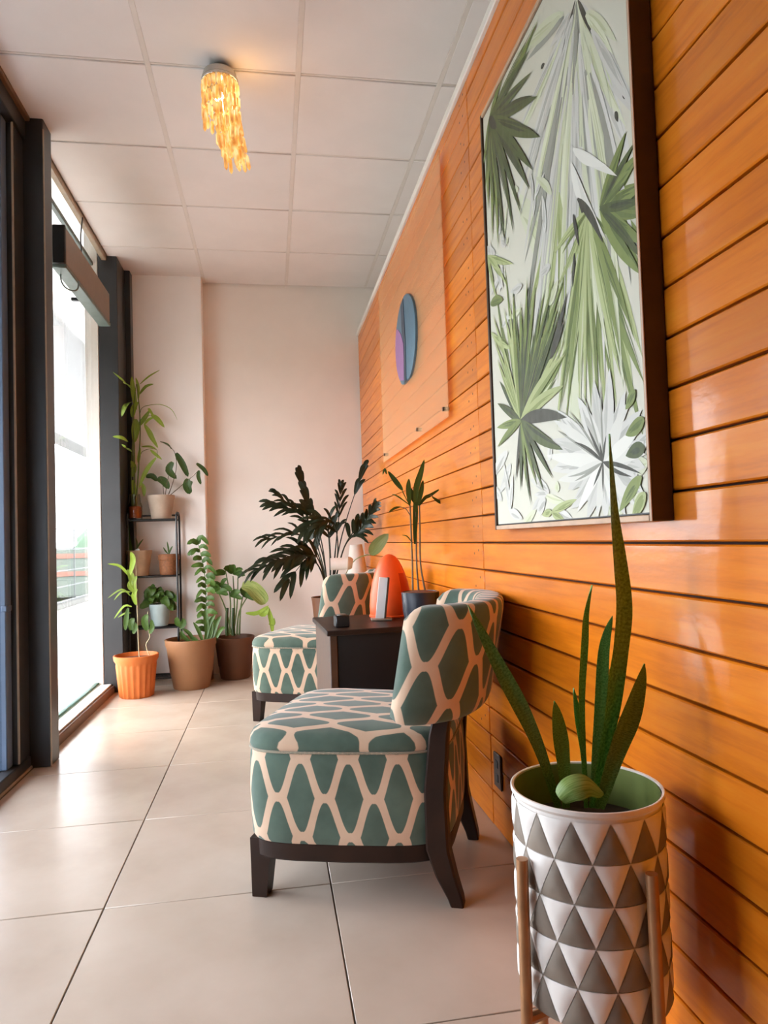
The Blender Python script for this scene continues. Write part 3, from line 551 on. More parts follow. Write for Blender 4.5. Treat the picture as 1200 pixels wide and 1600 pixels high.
ART = "1.455,1.497,1.75,1.864,0.1,p;1.455,1.497,1.705,1.404,0.1,p;1.455,1.497,1.21,1.592,0.1,p;1.455,1.497,1.238,1.282,0.1,p;1.455,1.497,1.424,1.134,0.1,p;1.455,1.497,1.547,1.684,0.1,p;1.342,2.067,1.756,1.814,0.05,g;1.342,2.067,1.699,1.669,0.05,g;1.342,2.067,1.62,1.573,0.05,g;1.342,2.067,1.533,1.449,0.05,g;1.342,2.067,1.441,1.463,0.05,g;1.342,2.067,1.359,1.476,0.05,g;1.342,2.067,1.284,1.5,0.05,g;1.342,2.067,1.213,1.556,0.05,g;1.342,2.067,1.149,1.608,0.05,g;1.342,2.067,1.11,1.668,0.05,g;1.342,2.067,1.649,1.714,0.028,p;1.342,2.067,1.563,1.536,0.028,p;1.342,2.067,1.492,1.407,0.028,p;1.342,2.067,1.397,1.504,0.028,p;1.342,2.067,1.317,1.54,0.028,p;1.342,2.067,1.239,1.607,0.028,p;1.342,2.067,1.165,1.689,0.028,p;1.342,2.067,1.452,1.948,0.012,s;1.342,2.067,1.432,1.732,0.012,s;1.342,2.067,1.35,1.731,0.012,s;1.348,2.074,1.475,1.934,0.016,k;1.336,2.065,1.271,1.935,0.014,k;1.468,1.721,1.721,1.475,0.03,l;1.468,1.721,1.637,1.418,0.03,l;1.468,1.721,1.58,1.371,0.03,l;1.468,1.721,1.518,1.295,0.03,l;1.468,1.721,1.452,1.252,0.03,l;1.356,1.665,1.4,1.38,0.035,l;1.356,1.665,1.341,1.202,0.035,l;1.356,1.665,1.296,1.168,0.035,l;1.356,1.665,1.247,1.185,0.035,l;1.356,1.665,1.183,1.22,0.035,l;1.356,1.665,1.146,1.258,0.035,l;1.336,1.561,1.355,1.205,0.022,m;1.336,1.561,1.308,1.248,0.022,m;1.336,1.561,1.258,1.212,0.022,m;1.336,1.561,1.411,1.271,0.022,m;1.341,1.604,1.259,1.337,0.028,m;1.341,1.604,1.187,1.174,0.028,m;1.341,1.604,1.153,1.11,0.028,m;1.341,1.604,1.144,1.211,0.028,m;1.373,1.66,1.269,1.519,0.02,k;1.397,1.637,1.376,1.558,0.014,k;1.399,1.553,1.416,1.483,0.012,k;1.276,1.593,1.165,1.683,0.032,m;1.276,1.593,1.108,1.615,0.032,m;1.276,1.593,1.109,1.558,0.032,m;1.276,1.593,1.11,1.502,0.032,m;1.276,1.593,1.118,1.454,0.032,m;1.276,1.593,1.133,1.403,0.032,m;1.276,1.593,1.149,1.603,0.032,m;1.276,1.593,1.134,1.647,0.02,d;1.276,1.593,1.105,1.528,0.02,d;1.276,1.593,1.125,1.428,0.02,d;1.384,1.774,1.203,1.619,0.02,w;1.384,1.774,1.242,1.661,0.02,w;1.396,1.749,1.255,1.519,0.022,w;1.396,1.749,1.346,1.619,0.022,w;1.368,1.838,1.36,1.819,0.012,k;1.322,1.83,1.321,1.814,0.012,k;1.204,1.743,1.194,1.718,0.012,k;1.17,1.764,1.167,1.744,0.012,k;1.31,1.746,1.316,1.736,0.012,k;1.256,1.711,1.249,1.677,0.012,k;1.78,1.606,1.787,1.586,0.012,k;1.677,1.578,1.68,1.552,0.012,k;1.539,2.06,1.516,2.053,0.012,k;1.385,2.058,1.531,2.031,0.024733,g;1.406,2.091,1.633,2.18,0.0273398,p;1.318,1.877,1.252,1.356,0.0217728,s;1.38,1.915,1.504,1.422,0.0320568,p;1.405,1.901,1.623,1.322,0.0320916,p;1.308,1.982,1.215,1.753,0.0232674,p;1.418,1.977,1.695,1.648,0.0294189,s;1.386,2.029,1.535,1.904,0.02276,s;1.3,2.012,1.186,1.867,0.022963,p;1.307,1.92,1.213,1.526,0.0250371,s;1.384,1.986,1.525,1.717,0.0219648,p;1.304,2.008,1.2,1.852,0.0187875,p;1.355,1.925,1.393,1.494,0.0299149,g;1.283,1.963,1.131,1.699,0.0250175,g;1.335,1.953,1.313,1.623,0.021123,p;1.318,1.964,1.249,1.68,0.027495,p;1.405,2.081,1.629,2.137,0.0218908,s;1.334,1.992,1.31,1.778,0.0236281,g;1.376,2.067,1.486,2.069,0.0240704,g;1.309,1.834,1.219,1.211,0.0304929,p;1.422,2.046,1.721,1.973,0.0344221,p;1.312,1.853,1.23,1.274,0.0295607,g;1.379,2.035,1.499,1.932,0.0255504,g;1.393,1.961,1.565,1.603,0.0207014,s;1.419,2.095,1.703,2.205,0.0208826,p;1.289,1.895,1.152,1.455,0.0254686,g;1.36,2.018,1.416,1.866,0.0190088,g;1.324,1.914,1.272,1.487,0.0345005,s;1.422,2.004,1.722,1.773,0.022234,g;1.411,1.988,1.657,1.707,0.0311545,p;1.328,1.996,1.288,1.794,0.0214301,p;1.359,2.051,1.411,2.006,0.0251608,g;1.333,1.954,1.306,1.629,0.0216672,g;1.419,2.052,1.706,1.998,0.0221206,g;1.316,1.944,1.243,1.606,0.0224487,p;1.43,1.917,1.76,1.353,0.0276109,s;1.376,1.888,1.486,1.313,0.0291175,g;1.348,2.032,1.366,1.928,0.0215857,s;1.308,1.839,1.216,1.232,0.023722,p;1.316,1.9,1.244,1.442,0.031852,s;1.402,1.925,1.61,1.435,0.0316188,p;1.305,1.832,1.207,1.208,0.0192645,p;1.295,1.881,1.173,1.397,0.0187572,s;1.419,1.901,1.697,1.3,0.0293422,g;1.308,1.885,1.214,1.399,0.0258978,p;1.329,1.852,1.289,1.246,0.0217152,g;1.331,1.612,1.431,1.529,0.0193201,l;1.331,1.612,1.507,1.238,0.0213956,m;1.331,1.612,1.32,1.172,0.01442,m;1.331,1.612,1.411,1.182,0.0212829,p;1.331,1.612,1.176,1.319,0.0129479,m;1.331,1.612,1.497,1.357,0.0150834,m;1.331,1.612,1.509,1.597,0.0225489,l;1.331,1.612,1.402,1.429,0.0128968,m;1.331,1.612,1.331,1.468,0.0237188,p;1.331,1.612,1.436,1.375,0.0235953,l;1.331,1.612,1.532,1.19,0.0215802,l;1.331,1.612,1.317,1.364,0.0222941,p;1.331,1.612,1.535,1.208,0.0143502,l;1.331,1.612,1.173,1.302,0.0134181,m;1.331,1.612,1.485,1.203,0.0141162,m;1.331,1.612,1.411,1.197,0.0151033,l;1.331,1.612,1.229,1.512,0.0157418,m;1.331,1.612,1.509,1.25,0.019212,m;1.331,1.612,1.5,1.512,0.0221708,l;1.331,1.612,1.424,1.515,0.0223674,l;1.331,1.612,1.263,1.274,0.0157593,p;1.331,1.612,1.224,1.281,0.0232408,m;1.331,1.612,1.224,1.263,0.0173048,m;1.331,1.612,1.433,1.323,0.0238308,l;1.331,1.612,1.464,1.577,0.0137273,m;1.331,1.612,1.481,1.189,0.0164639,m;1.331,1.612,1.224,1.238,0.0225989,l;1.331,1.612,1.382,1.157,0.0141561,l;1.331,1.612,1.387,1.446,0.0122781,l;1.331,1.612,1.325,1.227,0.0130645,l;1.708,1.257,1.521,1.31,0.0115847,m;1.687,1.263,1.439,1.374,0.0199252,m;1.713,1.258,1.542,1.31,0.0111682,p;1.721,1.267,1.574,1.386,0.0161787,d;1.702,1.265,1.494,1.382,0.0188104,l;1.697,1.264,1.476,1.372,0.0130968,l;1.713,1.272,1.536,1.439,0.0152976,p;1.696,1.273,1.466,1.457,0.0140066,d;1.764,1.286,1.765,1.554,0.0101318,l;1.696,1.271,1.469,1.441,0.0156113,d;1.75,1.284,1.697,1.539,0.0102792,m;1.791,1.272,1.923,1.396,0.0198782,d;1.727,1.282,1.594,1.528,0.0109134,d;1.742,1.274,1.664,1.445,0.0147685,m;1.708,1.284,1.51,1.547,0.0123835,d;1.78,1.302,1.842,1.711,0.0139791,m;1.72,1.273,1.565,1.445,0.0195929,d;1.794,1.297,1.925,1.669,0.0175131,l;1.793,1.295,1.919,1.64,0.0112177,m;1.699,1.266,1.482,1.391,0.0160974,l;1.715,1.268,1.546,1.406,0.0195261,m;1.734,1.271,1.628,1.417,0.0172371,m;1.779,1.289,1.842,1.579,0.0121506,d;1.74,1.293,1.645,1.625,0.0116803,d;1.738,1.277,1.645,1.473,0.0130286,p;1.759,1.286,1.739,1.553,0.0142309,m;1.645,1.04,1.717,0.997,0.0217164,g;1.237,0.994,1.292,0.99,0.0295341,p;1.213,1.044,1.174,0.998,0.0336714,p;1.583,1.125,1.569,1.171,0.0294982,g;1.619,1.044,1.501,1.021,0.0207445,p;1.67,1.008,1.613,1.036,0.0379129,g;1.251,1.099,1.304,1.13,0.0220712,g;1.382,1.047,1.272,1.056,0.0216302,g;1.458,1.05,1.429,1.082,0.024017,g;1.591,1.05,1.709,1.09,0.0301511,g;1.852,1.145,1.961,1.072,0.0378122,g;1.938,1.054,2.072,1.112,0.0347685,g;1.249,1.069,1.273,1.058,0.0206808,p;1.454,1.128,1.451,1.126,0.031197,g;1.269,1.012,1.279,1.054,0.0203589,p;1.186,1.065,1.14,1.071,0.0325504,p;1.604,1.048,1.686,1.051,0.0206017,g;1.381,1.024,1.35,1.007,0.0262555,p;1.374,1.019,1.275,1.044,0.0243224,p;1.283,1.022,1.395,1.02,0.0240747,g;1.681,1.011,1.835,0.936,0.0259321,p;1.197,1.094,1.132,1.122,0.0343656,g;1.29,1,1.251,1.027,0.0318733,g;1.301,1.005,1.236,0.942,0.0232471,p;1.874,1.183,2.041,1.119,0.0385761,g;1.32,1.021,1.243,1.064,0.0239916,p;1.543,1.047,1.541,1.073,0.0286,p;1.242,1.003,1.336,1.054,0.024385,p;1.572,1.003,1.45,0.972,0.0276739,g;1.179,1.076,1.212,1.022,0.0242522,g;1.885,1.81,1.83,1.824,0.0231158,g;1.546,1.49,1.486,1.529,0.0299287,p;1.759,1.866,1.711,1.852,0.0261498,p;1.839,1.776,1.803,1.856,0.0161759,p;1.529,1.576,1.592,1.579,0.0240014,g;1.603,1.781,1.622,1.733,0.0170737,g;1.891,1.686,1.973,1.662,0.0231143,g;1.86,1.779,1.816,1.75,0.0293806,g;1.816,1.764,1.808,1.751,0.0204873,p;1.728,1.541,1.835,1.549,0.0179412,p;1.891,1.643,1.853,1.728,0.0273006,g;1.61,1.776,1.537,1.805,0.0176403,g;1.822,1.551,1.883,1.54,0.0264044,g;1.551,1.665,1.558,1.761,0.0229404,g;1.915,1.767,2.039,1.836,0.0286928,g;1.861,1.646,1.936,1.748,0.0257283,g;1.504,1.736,1.594,1.821,0.0227651,p;1.923,1.733,1.961,1.824,0.0180007,g;1.618,1.774,1.624,1.848,0.0165603,g;1.713,1.597,1.802,1.612,0.0237007,g;1.276,1.593,1.165,1.683,0.032,m;1.276,1.593,1.108,1.615,0.032,m;1.276,1.593,1.109,1.558,0.032,m;1.276,1.593,1.11,1.502,0.032,m;1.276,1.593,1.118,1.454,0.032,m;1.276,1.593,1.133,1.403,0.032,m;1.276,1.593,1.149,1.603,0.032,m;1.276,1.593,1.134,1.647,0.02,d;1.276,1.593,1.105,1.528,0.02,d;1.276,1.593,1.125,1.428,0.02,d;1.384,1.774,1.203,1.619,0.02,w;1.384,1.774,1.242,1.661,0.02,w;1.396,1.749,1.255,1.519,0.022,w;1.396,1.749,1.346,1.619,0.022,w;1.373,1.66,1.269,1.519,0.02,k;1.397,1.637,1.376,1.558,0.014,k;1.399,1.553,1.416,1.483,0.012,k;1.309,1.091,1.524,1.237,0.05,g;1.309,1.091,1.581,1.171,0.05,g;1.309,1.091,1.569,1.1,0.05,g;1.309,1.091,1.483,1.048,0.05,g;1.309,1.091,1.47,1.005,0.05,g;1.309,1.091,1.392,0.978,0.05,g;1.309,1.091,1.306,0.973,0.05,g;1.309,1.091,1.228,0.981,0.05,g;1.309,1.091,1.16,1.019,0.05,g;1.309,1.091,1.15,1.063,0.05,g;1.309,1.091,1.148,1.109,0.05,g;1.309,1.091,1.154,1.167,0.05,g;1.309,1.091,1.208,1.213,0.05,g;1.309,1.091,1.265,1.27,0.05,g;1.309,1.091,1.335,1.267,0.05,g;1.309,1.091,1.413,1.244,0.05,g;1.309,1.091,1.549,1.219,0.03,w;1.309,1.091,1.596,1.139,0.03,w;1.309,1.091,1.534,1.074,0.03,w;1.309,1.091,1.437,0.996,0.03,w;1.309,1.091,1.348,0.974,0.03,w;1.309,1.091,1.266,0.974,0.03,w;1.309,1.091,1.187,0.997,0.03,w;1.309,1.091,1.146,1.086,0.03,w;1.309,1.091,1.15,1.143,0.03,w;1.309,1.091,1.185,1.197,0.03,w;1.309,1.091,1.529,1.19,0.007,s;1.309,1.091,1.465,1.226,0.007,s;1.309,1.091,1.387,1.249,0.007,s;1.309,1.091,1.307,1.261,0.007,s;1.309,1.091,1.48,1.077,0.007,s;1.309,1.091,1.447,1.064,0.007,s;1.309,1.091,1.439,1.15,0.009,k;1.309,1.091,1.373,1.175,0.009,k;1.309,1.091,1.319,1.133,0.009,k;1.309,1.091,1.29,1.142,0.009,k;1.309,1.091,1.356,1.045,0.009,k;1.309,1.091,1.314,1.029,0.009,k;1.309,1.091,1.198,1.051,0.009,k;1.309,1.091,1.164,1.053,0.009,k;1.165,1.048,1.252,0.988,0.03,m;1.149,1.098,1.218,1.092,0.03,d;1.147,1.149,1.215,1.13,0.03,m;1.173,1.206,1.211,1.178,0.025,m;1.154,1.018,1.205,0.972,0.03,l;1.579,1.002,1.435,1.024,0.02,l;1.579,1.002,1.639,0.997,0.02,l;1.579,1.002,1.507,0.982,0.02,l;1.873,1.015,1.911,1.163,0.03,g;1.873,1.015,1.835,1.119,0.03,g;1.873,1.015,1.774,0.993,0.03,g;1.985,1.787,1.771,1.678,0.02,l;1.985,1.787,1.828,1.641,0.02,l;1.985,1.787,1.877,1.696,0.02,l;1.985,1.787,1.914,1.626,0.02,l;1.972,1.637,1.859,1.611,0.03,m;1.976,1.552,1.851,1.442,0.02,l;1.976,1.552,1.797,1.454,0.02,l;1.76,1.251,1.955,1.526,0.022,l;1.76,1.251,1.933,1.463,0.022,l;1.76,1.251,1.958,1.603,0.022,l;1.76,1.251,1.861,1.59,0.022,l;1.76,1.251,1.807,1.589,0.022,l;1.76,1.251,1.779,1.614,0.026,m;1.76,1.251,1.725,1.561,0.026,m;1.76,1.251,1.674,1.609,0.026,m;1.76,1.251,1.62,1.573,0.026,m;1.76,1.251,1.563,1.536,0.026,m;1.76,1.251,1.516,1.534,0.026,m;1.76,1.251,1.485,1.478,0.026,m;1.76,1.251,1.449,1.524,0.026,m;1.76,1.251,1.759,1.521,0.016,d;1.76,1.251,1.704,1.537,0.016,d;1.76,1.251,1.65,1.535,0.016,d;1.76,1.251,1.595,1.5,0.016,d;1.76,1.251,1.539,1.497,0.016,d;1.76,1.251,1.504,1.44,0.016,d;1.76,1.251,1.465,1.471,0.016,d;1.76,1.251,1.649,1.584,0.006,k;1.76,1.251,1.573,1.431,0.006,k;1.549,1.363,1.439,1.484,0.022,k;1.549,1.363,1.462,1.427,0.022,k;1.76,1.251,1.463,1.352,0.034,l;1.76,1.251,1.477,1.283,0.034,l;1.76,1.251,1.47,1.209,0.034,k;1.76,1.251,1.498,1.14,0.034,d;1.76,1.251,1.942,1.334,0.026,d;1.76,1.251,1.956,1.265,0.024,m;1.76,1.251,1.957,1.209,0.024,m;1.76,1.251,1.817,1.096,0.018,k;1.76,1.251,1.781,1.065,0.02,d;1.76,1.251,1.71,1.024,0.02,d;1.76,1.251,1.621,1.054,0.02,d;1.76,1.251,1.563,1.08,0.02,d;1.76,1.251,1.741,1.076,0.014,m;1.76,1.251,1.661,1.07,0.014,m;1.92,2.168,1.76,2.229,0.024,m;1.92,2.168,1.535,2.177,0.024,m;1.92,2.168,1.599,2.174,0.024,m;1.92,2.168,1.598,2.144,0.03,d;1.92,2.168,1.591,2.084,0.03,d;1.92,2.168,1.562,2.004,0.034,d;1.92,2.168,1.556,1.9,0.04,d;1.92,2.168,1.608,1.847,0.034,d;1.92,2.168,1.634,1.811,0.034,d;1.92,2.168,1.697,1.776,0.026,d;1.92,2.168,1.758,1.752,0.026,d;1.92,2.168,1.826,1.75,0.026,d;1.92,2.168,1.886,1.761,0.024,m;1.92,2.168,1.934,1.803,0.024,m;1.92,2.168,1.958,1.91,0.024,m;1.92,2.168,1.981,1.979,0.024,m;1.92,2.168,1.99,2.063,0.024,m;1.92,2.168,1.85,1.777,0.015,d;1.92,2.168,1.903,1.865,0.015,d;1.92,2.168,1.958,2.007,0.015,d;1.92,2.168,1.857,2.102,0.03,k;"
TON = {'d': [(36, 50, 12), (62, 76, 22)], 'm': [(80, 96, 34), (110, 124, 56)], 'l': [(128, 140, 78), (164, 172, 116)], 'g': [(176, 174, 164), (200, 197, 188)], 'p': [(184, 188, 148), (200, 202, 172)],
       'w': [(214, 211, 200), (204, 202, 188)], 'k': [(40, 40, 28), (58, 54, 40)], 's': [(140, 140, 128), (156, 154, 142)]}
v = []; f = []; cols = []
def clip(poly):
    for ax, lim, sg in ((0, y0+.004, 1), (0, y1-.004, -1), (1, z0+.004, 1), (1, z1-.004, -1)):
        out = []
        for i in range(len(poly)):
            a, b = poly[i-1], poly[i]; ia, ib = (a[ax]-lim)*sg >= 0, (b[ax]-lim)*sg >= 0
            if ia != ib:
                q = (lim-a[ax])/(b[ax]-a[ax]); out.append((a[0]+(b[0]-a[0])*q, a[1]+(b[1]-a[1])*q))
            if ib: out.append(b)
        poly = out
        if len(poly) < 3: return None
    return poly
zoff = 0
def addp(poly, col):
    global zoff
    poly = clip(poly)
    if not poly: return
    zoff += 1; o = len(v); v.extend([(XA-.0004-zoff*3e-6-XW, a-1.56, b-1.59) for a, b in poly]); f.append(list(range(o, o+len(poly)))); cols.append(lin(col))
addp([(y0, z0), (y1, z0), (y1, z1), (y0, z1)], (204, 200, 182))
rg = random.Random(3)
def leafpoly(a, b, wd, col, half=0):
    dx, dy = b[0]-a[0], b[1]-a[1]; L = math.hypot(dx, dy)+1e-6; nx, ny = -dy/L, dx/L; up, dn = [], []
    bend = rg.uniform(-.04, .04)*L
    for i in range(9):
        q = i/8; h = .5*wd*math.sin(PI*min(1, .05+.95*q**.8))**.8 if q < 1 else 0; c = bend*math.sin(PI*q)
        px, py = a[0]+dx*q+nx*c, a[1]+dy*q+ny*c
        up.append((px+nx*h*(0 if half == 2 else 1), py+ny*h*(0 if half == 2 else 1))); dn.append((px-nx*h*(0 if half == 1 else 1), py-ny*h*(0 if half == 1 else 1)))
    addp(up+dn[::-1], col)
for s in ART.split(';'):
    if not s: continue
    q = s.split(','); a = (float(q[0]), float(q[1])); b = (float(q[2]), float(q[3])); wd = float(q[4]); tn = TON[q[5]]
    jit = lambda c: tuple(max(0, min(255, x+d)) for x, d in zip(c, [rg.randint(-8, 8)]*3))
    st = rg.getstate(); 
    if q[5] in 'kws' or wd < .012: leafpoly(a, b, wd, jit(tn[0])); continue
    leafpoly(a, b, wd, jit(tn[1]))
    for k in range(3):   # brush strokes inside the leaf
        o_ = rg.uniform(-.28, .28)*wd; q0 = rg.uniform(.05, .3); q1 = rg.uniform(.6, .97)
        dx, dy = b[0]-a[0], b[1]-a[1]; L = math.hypot(dx, dy)+1e-6; nx, ny = -dy/L*o_, dx/L*o_
        leafpoly((a[0]+dx*q0+nx*.5, a[1]+dy*q0+ny*.5), (a[0]+dx*q1+nx*.7, a[1]+dy*q1+ny*.7), wd*rg.uniform(.12, .3), jit(tn[0]))
me = bpy.data.meshes.new('canvas'); me.from_pydata(v, [], f); me.materials.append(M['art'])
ca = me.color_attributes.new('Col', 'FLOAT_COLOR', 'CORNER'); k = 0
for p in me.polygons:
    for li in p.loop_indices: ca.data[li].color = cols[p.index]
o = bpy.data.objects.new('canvas', me); C.objects.link(o); o.parent = t

# ------------------------------------------------------------------ clear sheet with the oval sign
t = thing('wall_sheet', 'large clear frosted sheet fixed flat on the planks beyond the painting', 'panel', (XW, 3.35, 1.93))
YA, YE = 2.585, 4.15
vs = [(YA, 1.41), (YE, 1.41), (YE, 2.45), (YA, 2.45)]
MB().box(-.020, -.015, YA-3.35, YE-3.35, 1.41-1.93, 2.45-1.93, bev=.0015).build('sheet', 'perspex', t)
for y in (YA+.06, YE-.06, 3.15):
    for z in (1.45,):
        MB().tube([(-.026, y-3.35, z-1.93), (0, y-3.35, z-1.93)], .009, 12).build('standoff', 'frameside', t)
t = thing('oval_sign', 'oval slate blue and mauve sign on the frosted wall sheet', 'sign', (XW-.0205, 3.32, 1.915))
mb = MB(); N = 40; RY, RZ = .25, .215
ol = []
for k in range(N):
    a = 2*PI*k/N; ol.append((RY*math.cos(a), max(-.2, RZ*math.sin(a))))
mb.rings([[(0, y, z) for y, z in ol], [(-.010, y, z) for y, z in ol], [(-.013, y*.97, z*.97) for y, z in ol]]).build('oval_plate', 'ovalblue', t, 30)
# mauve field on the far side, dark stem lines
pl = [(.03, -.19), (.02, -.08), (.02, -.01), (.07, .05), (.15, .10), (.19, .11)] + [(RY*.93*math.cos(a), RZ*.93*math.sin(a)) for a in [.5-.17*k for k in range(1, 10)]] + [(.12, -.17)]
MB().rings([[(-.013, y, z) for y, z in pl], [(-.016, y, z) for y, z in pl]]).build('mauve_field', 'ovalpurple', t, 0)
pl = [(.03, -.2), (.02, -.08), (.01, -.01), (.05, .06), (.055, .19), (-.005, .205), (-.02, .08), (-.03, .0), (-.02, -.2)]
MB().rings([[(-.013, y, z) for y, z in pl], [(-.0155, y, z) for y, z in pl]]).build('dark_stem', 'ovaldark', t, 0)
# ------------------------------------------------------------------ crystal ceiling lamp
LY = 2.86; LC = at(343, 104, LY)
t = thing('crystal_lamp', 'glowing amber crystal strand lamp hanging from a silver ring on the ceiling', 'ceiling lamp', (LC.x, LY, ZC))
MB().box(-.008, .008, -.008, .008, -.03, 0.0, bev=.002).build('hook', 'blackplastic', t)
MB().lathe([(.02, -.012), (.045, -.016), (.066, -.03), (.074, -.058), (.07, -.06), (.062, -.034), (.02, -.022)], 28).build('canopy', 'silver', t)
MB().lathe([(.072, -.058), (.0745, -.06), (.0745, -.069), (.072, -.071)], 28).build('ring', 'silver', t)
def strand(x, y, z0, ln, dx, name='crystal_strand'):
    mb = MB(); nseg = max(2, int(ln/.055)); l = ln/nseg
    for k in range(nseg):
        za, zb = z0-k*l, z0-(k+1)*l+.004; xa = x+dx*(k/nseg); xb = x+dx*((k+1)/nseg); r = .0075
        R = [[(xa+(xb-xa)*q+rr*math.cos(PI/3*j), y+rr*math.sin(PI/3*j), za+(zb-za)*q) for j in range(6)] for q, rr in ((0, .002), (.12, r), (.85, r), (1, .0015))]
        mb.rings(R)
    mb.build(name, 'crystal', t, 0)
for k in range(20):
    a = 2*PI*k/20; x, y = .069*math.cos(a), .069*math.sin(a)
    f_ = (math.cos(a)+1)/2
    strand(x, y, -.068, .175+.10*f_+.02*math.sin(k*2.3), .012*f_)
for k in range(14):
    a = 2*PI*k/14+.1; x, y = .022+.042*math.cos(a), .045*math.sin(a); f_ = (math.cos(a)+1)/2
    strand(x, y, -.09, .25+.07*f_+.02*math.sin(k*1.7), .012)
for k in range(10):
    a = 2*PI*k/10+.3; x, y = .04+.036*math.cos(a), .036*math.sin(a); f_ = (math.cos(a)+1)/2
    strand(x, y, -.22, .20+.02*math.sin(k*2.9), .012+.025*f_)
MB().lathe([(.004, -.10), (.018, -.125), (.024, -.15), (.018, -.175), (.002, -.185)], 14).build('bulb', 'bulb', t)
pl = bpy.data.lights.new('lamp_glow', 'POINT'); pl.energy = .7; pl.color = (1, .62, .28); pl.shadow_soft_size = .05
po = bpy.data.objects.new('lamp_glow', pl); C.objects.link(po); po.parent = t; po.location = (.09, -.02, -.12)

# ------------------------------------------------------------------ foreground planter on its stand
PX, PY, PR = .517, 1.14, .1255; PZ0, PZ1 = .192, .522
t = thing('plant_stand', 'copper coloured four legged stand holding the white triangle pot', 'plant stand', (PX, PY, 0), math.radians(0))
angs = []
for a in (math.radians(197), math.radians(287), math.radians(17), math.radians(107)):
    r = PR+.0125; MB().tube([(r*1.03*math.cos(a), r*1.03*math.sin(a), 0), (r*math.cos(a), r*math.sin(a), .43)], .0095, 12).build('leg', 'goldwood', t)
for a in (math.radians(17), math.radians(107)):
    r = PR+.012; c, s = math.cos(a)*r, math.sin(a)*r; dz = 0 if a < 1 else .0
    MB().tube([(-c, -s, .178), (c, s, .178)], .0085, 8).build('cross_bar', 'goldwood', t)
struct_mat = MB()
t = potted('potted_snake_plant', 'snake plant in a white pot embossed with grey triangles in the foreground', (PX, PY, PZ0))
H = PZ1-PZ0
MB().lathe([(0, -.002), (PR-.012, -.002), (PR-.0065, .0), (PR-.0065, H-.014), (PR+.0005, H-.006), (PR+.0005, H), (PR-.001, H+.001), (PR-.0045, H), (PR-.0055, H-.09), (0, H-.09)], 72).build('pot', 'potwhite', t, 35)
MB().lathe([(PR-.0068, H-.085), (PR-.0058, H-.003), (PR-.0066, H-.002), (PR-.0076, H-.085)], 72, cap0=False, cap1=False).build('inner_reflection', 'potin', t)  # sleeve coloured olive for the green reflected inside the pot
nt = 13; rh = .0632; th0 = math.radians(-98); mbs = {'potwhite': MB(), 'potgrey': MB()}
def tri(A, B, Cc, mt):
    n = 6; idx = {}; V = []; F = []
    for i in range(n+1):
        for j in range(n+1-i):
            k = n-i-j; b = min(i, j, k)
            th = (A[0]*i+B[0]*j+Cc[0]*k)/n; z = (A[1]*i+B[1]*j+Cc[1]*k)/n
            if b == 0:
                # pull the border in a little so a groove stays between facets
                ct = (A[0]+B[0]+Cc[0])/3; cz = (A[1]+B[1]+Cc[1])/3; th += (ct-th)*.03; z += (cz-z)*.03
            z = max(.001, z); r = PR-.0028 if b == 0 else PR+.0002
            idx[i, j] = len(V); V.append((r*math.cos(th), r*math.sin(th), z))
    for i in range(n):
        for j in range(n-i):
            F.append([idx[i, j], idx[i+1, j], idx[i, j+1]])
            if i+j < n-1: F.append([idx[i+1, j], idx[i+1, j+1], idx[i, j+1]])
    mbs[mt].add(V, F)
dth = 2*PI/nt
for row in range(6):
    zt = H-.016-row*rh; zbm = zt-rh
    if zt < .02: break
    for k in range(nt):
        o_ = (row % 2)*.5
        a0 = th0+(k+o_)*dth
        if zbm > -.03:
            tri((a0-dth/2, zbm), (a0+dth/2, zbm), (a0, zt), 'potgrey'); tri((a0, zt), (a0+dth, zt), (a0+dth/2, zbm), 'potwhite')
mbs['potgrey'].build('grey_triangles', 'potgrey', t, 30); mbs['potwhite'].build('white_triangles', 'potwhite', t, 30)
MB().lathe([(PR-.0065, H-.089), (PR-.0065, H-.07), (.06, H-.064), (0, H-.062)], 36).build('soil', 'soil', t)
Ys = PY
def sleaf(pts, wd, fold=.25, tw=0, mt='snake', prof=None, dy=None, up=(0, -1, .15)):
    pp = loc_pts(t, [at(x, y, Ys+(dy[i] if dy else 0)) for i, (x, y) in enumerate(pts)])
    MB().blade(pp, wd, up=up, fold=fold, th=.0035, seg=6, twist=tw, prof=prof).build('leaf', mt, t, 60)
lance = lambda q: (.45+.55*min(1, q/.55))*(1 if q < .6 else max(0, 1-((q-.6)/.4)**2.0)) if q < 1 else 0
sleaf([(928, 1262), (942, 1180), (958, 1100), (967, 1020), (972, 950), (966, 880), (958, 800), (952, 678)], .037, .3, .5, prof=lance)
sleaf([(872, 1262), (846, 1180), (818, 1115), (780, 1042), (731, 945)], .027, .3, -.2, prof=lance, dy=[0, -.01, -.02, -.02, -.02])
sleaf([(884, 1262), (880, 1200), (873, 1145), (866, 1095)], .030, .3, .2, prof=lance, dy=[.03, .035, .04, .045])
sleaf([(915, 1262), (911, 1180), (908, 1090), (912, 1010), (915, 960), (925, 914)], .0155, .4, .3, prof=lance, dy=[.04, .045, .05, .05, .05, .05])
sleaf([(926, 1262), (930, 1190), (938, 1090), (944, 1010), (957, 962)], .022, .3, -.3, prof=lance, dy=[.03, .035, .04, .04, .04])
sleaf([(935, 1262), (960, 1180), (985, 1110), (1007, 1037)], .040, .35, .3, prof=lance, dy=[-.01, -.015, -.02, -.03])
sleaf([(916, 1262), (911, 1180), (902, 1120), (896, 1075)], .014, .3, .2, prof=lance, dy=[.05, .055, .06, .06])
sleaf([(922, 1262), (935, 1180), (947, 1100), (958, 1040), (963, 990)], .016, .3, .2, prof=lance, dy=[.05, .055, .06, .06, .06])
pp = loc_pts(t, [at(874, 1247, PY-.045), at(893, 1231, PY-.055), at(920, 1225, PY-.055), at(942, 1240, PY-.035)])
